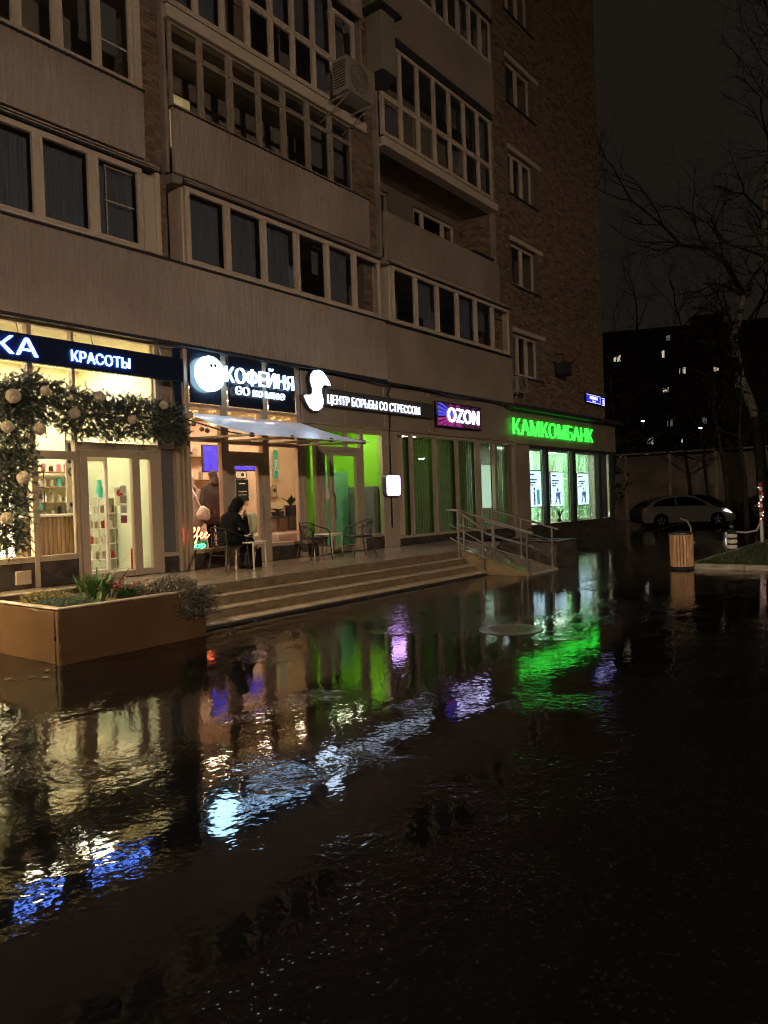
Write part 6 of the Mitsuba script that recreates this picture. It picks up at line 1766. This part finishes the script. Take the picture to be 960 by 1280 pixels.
for i, (x, y, h, lab) in enumerate(((43.5, 19.5, 5.5, 'dark leafy bush left of the parked cars near the bank corner'), (52, 22, 8.0, 'dark dense bush behind the pale fence on the left'), (56, 18, 7.0, 'dark dense bush behind the pale fence in the middle'), (54, 10.5, 8.5, 'dark dense bush behind the pale fence near the birch'))):
    k = thing('dark_bush', lab, 'bush')
    q = random.Random(50 + i)
    V, stems = [], []
    lob = [(x + q.gauss(0, 1.6), y + q.gauss(0, 1.6), h * q.uniform(0.35, 0.85), q.uniform(0.7, 1.5)) for _ in range(14)]
    for j in range(2600):
        c = lob[q.randrange(14)]
        u = np.array([q.gauss(0, 1), q.gauss(0, 1), q.gauss(0, 1)])
        u /= np.linalg.norm(u)
        p = np.array(c[:3]) + u * c[3] * q.uniform(0.6, 1.05)
        a = np.array([q.gauss(0, 1), q.gauss(0, 1), q.gauss(0, 1)]) * 0.13
        b = np.array([q.gauss(0, 1), q.gauss(0, 1), q.gauss(0, 1)]) * 0.13
        V += [p, p + a, p + b]
    for c in lob:
        stems.append(tube([(x, y, 0), (0.5 * (x + c[0]), 0.5 * (y + c[1]), c[2] * 0.5), c[:3]], [0.12, 0.07, 0.03], 5))
    part(k, 'foliage', (np.array(V), np.arange(len(V)).reshape(-1, 3)), 'leaf_dark', kind='stuff')
    part(k, 'branches', join(stems), 'bark')

# ------------------------------------------------------------------ pale fence, far houses and their lights
k = thing('concrete_fence', 'long pale concrete wall behind the parked cars', 'fence')
a, b = np.array([43.2, 26.0]), np.array([48.2, -4.0])
L = np.linalg.norm(b - a)
dirv = (b - a) / L
ang = math.atan2(dirv[1], dirv[0])
npan = 12
for i in range(npan):
    p = a + dirv * L * i / npan
    part(k, 'panel', move(cbox(0.02, L / npan - 0.02, 0, 0.14, 0, 3.85 + rnd.uniform(-0.04, 0.04), 0.02), rotz(ang), (p[0], p[1], 0)), 'fence_concrete')
    part(k, 'post', move(cbox(-0.1, 0.1, -0.06, 0.2, 0, 3.95, 0.02), rotz(ang), (p[0], p[1], 0)), 'concrete')
part(k, 'coping', move(cbox(0, L, -0.05, 0.2, 4.0, 4.1, 0.02), rotz(ang), (a[0], a[1], 0)), 'concrete')


def far_house(label, p0, p1, h, floors, bays, seed, lit):
    """a slab of flats; p0 -> p1 is its front at the ground"""
    k = thing('apartment_building', label, 'building')
    p0, p1 = np.array(p0, float), np.array(p1, float)
    L = np.linalg.norm(p1 - p0)
    ang = math.atan2(*(p1 - p0)[::-1])
    R = rotz(ang)
    q = random.Random(seed)

    def pl(m):
        return move(m, R, (p0[0], p0[1], 0))
    part(k, 'wall', pl(box(0, L, -12, 0, 0, h)), 'far_wall')
    part(k, 'roof', pl(box(-0.3, L + 0.3, -12.3, 0.3, h, h + 0.5)), 'dark_metal')
    pieces(k, 'lift_house', [pl(box(L * 0.3, L * 0.3 + 5, -8, -4, h + 0.5, h + 3)), pl(box(L * 0.7, L * 0.7 + 5, -8, -4, h + 0.5, h + 3))], 'far_wall')
    fw, panes, glow, dim = [], [], [], []
    for f in range(floors):
        for b_ in range(bays):
            x = L * (b_ + 0.5) / bays
            z = h * (f + 0.35) / floors
            w_, hh = 0.75, 0.75
            wv = join([box(x - w_ - .06, x + w_ + .06, 0.0, 0.06, z - 0.06, z), box(x - w_ - .06, x + w_ + .06, 0.0, 0.06, z + 2 * hh, z + 2 * hh + .06), box(x - w_ - .06, x - w_, 0, .06, z, z + 2 * hh), box(x + w_, x + w_ + .06, 0, .06, z, z + 2 * hh), box(x - .03, x + .03, 0, .05, z, z + 2 * hh)])
            fw.append(wv)
            pv = (np.array([(x - w_, 0.03, z), (x + w_, 0.03, z), (x + w_, 0.03, z + 2 * hh), (x - w_, 0.03, z + 2 * hh)]), np.array([[0, 2, 1], [0, 3, 2]]))
            s = q.random() * (0.35 if f == 2 and 0.25 < b_ / bays < 0.62 and seed == 3 else 1)
            part_of = glow if s < lit * 0.4 else dim if s < lit else panes
            if part_of is not panes:      # a lit room: part of the window is covered by a curtain
                c = q.uniform(0.2, 1.0)
                o = q.choice((-1, 1))
                x0_, x1_ = (x - w_, x - w_ + 2 * w_ * c) if o < 0 else (x + w_ - 2 * w_ * c, x + w_)
                pv = (np.array([(x0_, 0.03, z + 0.1), (x1_, 0.03, z + 0.1), (x1_, 0.03, z + 2 * hh * q.uniform(0.5, 1)), (x0_, 0.03, z + 2 * hh * q.uniform(0.5, 1))]), np.array([[0, 2, 1], [0, 3, 2]]))
            part_of.append(pv)
    part(k, 'window_frame', pl(join(fw)), 'far_wall', kind='stuff')
    part(k, 'window_pane', pl(join(panes)), 'car_glass', kind='stuff')
    part(k, 'lit_window', pl(join(glow)), 'screen_face', 'windows with their lights on', kind='stuff', emitter=emit(0.55, 0.47, 0.32, 0.2))
    part(k, 'dim_window', pl(join(dim)), 'screen_face', kind='stuff', emitter=emit(0.09, 0.085, 0.075, 0.1))


far_house('far dark block of flats with scattered lit windows right of the bank', (150, 16), (128, 70), 31.5, 10, 20, 3, 0.20)
far_house('second far block behind the birch with a few lit windows', (150, -16), (146, 15), 31, 10, 12, 5, 0.14)
for i, (x, y, h, e, lab) in enumerate(((90, 29.8, 10.4, (6.0, 5.4, 4.2), 'far street lamp with a white light left of the others'), (90, 23.2, 9.0, (6.0, 5.6, 4.8), 'far street lamp with a white light in the middle of the far houses'), (60, 19.6, 4.8, (2.0, 1.3, 0.7), 'small warm lamp just over the pale fence'))):
    k = thing('street_lamp', lab, 'street lamp')
    part(k, 'pole', tube([(x, y, 0), (x, y, h)], 0.08, 8), 'dark_metal')
    part(k, 'head', hull([(x - 0.4, y - 0.2, h), (x + 0.2, y + 0.2, h), (x - 0.4, y + 0.2, h), (x + 0.2, y - 0.2, h), (x - 0.3, y, h + 0.18), (x + 0.1, y, h + 0.18)]), 'dark_metal')
    part(k, 'lens', sphere((x - 0.18, y, h - 0.03), 0.22 if h > 5 else 0.12, 1, (1, 1, 0.5)), 'lamp_face', emitter=emit(*e, 0.2))


# ------------------------------------------------------------------ the street's own lamps, behind and beside the camera
def street_lamp(label, x, y, h, ang, e, w):
    k = thing('street_lamp', label, 'street lamp')
    R, t = rotz(ang), (x, y, 0)
    part(k, 'pole', move(tube([(0, 0, 0), (0, 0, h - 0.6), (0.15, 0, h - 0.2), (0.7, 0, h), (1.4, 0, h + 0.05)], [0.1, 0.07, 0.06, 0.05, 0.045], 12), R, t), 'dark_metal', smooth=50)
    part(k, 'base', move(lathe([(0, 0), (0.18, 0), (0.18, 0.1), (0.12, 0.5), (0, 0.5)], (0, 0, 0), 16), R, t), 'dark_metal')
    part(k, 'head', move(hull([(1.3, -0.16, h + 0.02), (1.3, 0.16, h + 0.02), (2.1, -0.16, h + 0.06), (2.1, 0.16, h + 0.06), (1.4, -0.1, h + 0.16), (1.4, 0.1, h + 0.16), (2.0, -0.1, h + 0.17), (2.0, 0.1, h + 0.17)]), R, t), 'plastic_grey')
    gl = lathe([(0, -0.085), (0.1, -0.075), (0.16, -0.045), (0.19, 0.0), (0, 0.0)], (0, 0, 0), 20)
    part(k, 'lens', move((gl[0] * [1.6, 0.8, 1] + [1.72, 0, h + 0.03], gl[1]), R, t), 'lamp_face', emitter=emit(*e, w))


LC = np.array([1.0, 0.76, 0.56])
street_lamp('street lamp on the pavement across, behind the camera', -3.0, -13.0, 9.0, math.pi / 2, tuple(12500 * LC), 22.0)
street_lamp('street lamp along the road to the right, mirrored in the office panes', 45.0, -10.6, 4.75, math.pi / 2, tuple(420 * LC), 4.0)
street_lamp('street lamp at the left end of the building', -14.0, 3.0, 8.0, 0.3, tuple(1500 * LC), 4.0)
k = thing('wall_lamp', 'warm lamp over the beauty shop entrance beyond the left edge of the picture', 'lamp')
part(k, 'arm', tube([(0.4, P, 4.75), (0.4, P - 0.35, 4.8), (0.4, P - 0.5, 4.65)], 0.02, 8), 'black_metal')
part(k, 'shade', lathe([(0.02, 0.12), (0.19, -0.06), (0.20, -0.06), (0.03, 0.14)], (0.4, P - 0.5, 4.5), 20), 'black_metal', smooth=40)
part(k, 'lens', lathe([(0, -0.10), (0.07, -0.08), (0.10, -0.03), (0.11, 0.02), (0, 0.02)], (0.4, P - 0.5, 4.5), 20), 'lamp_face', emitter=emit(9000, 6300, 3000, 16.0))
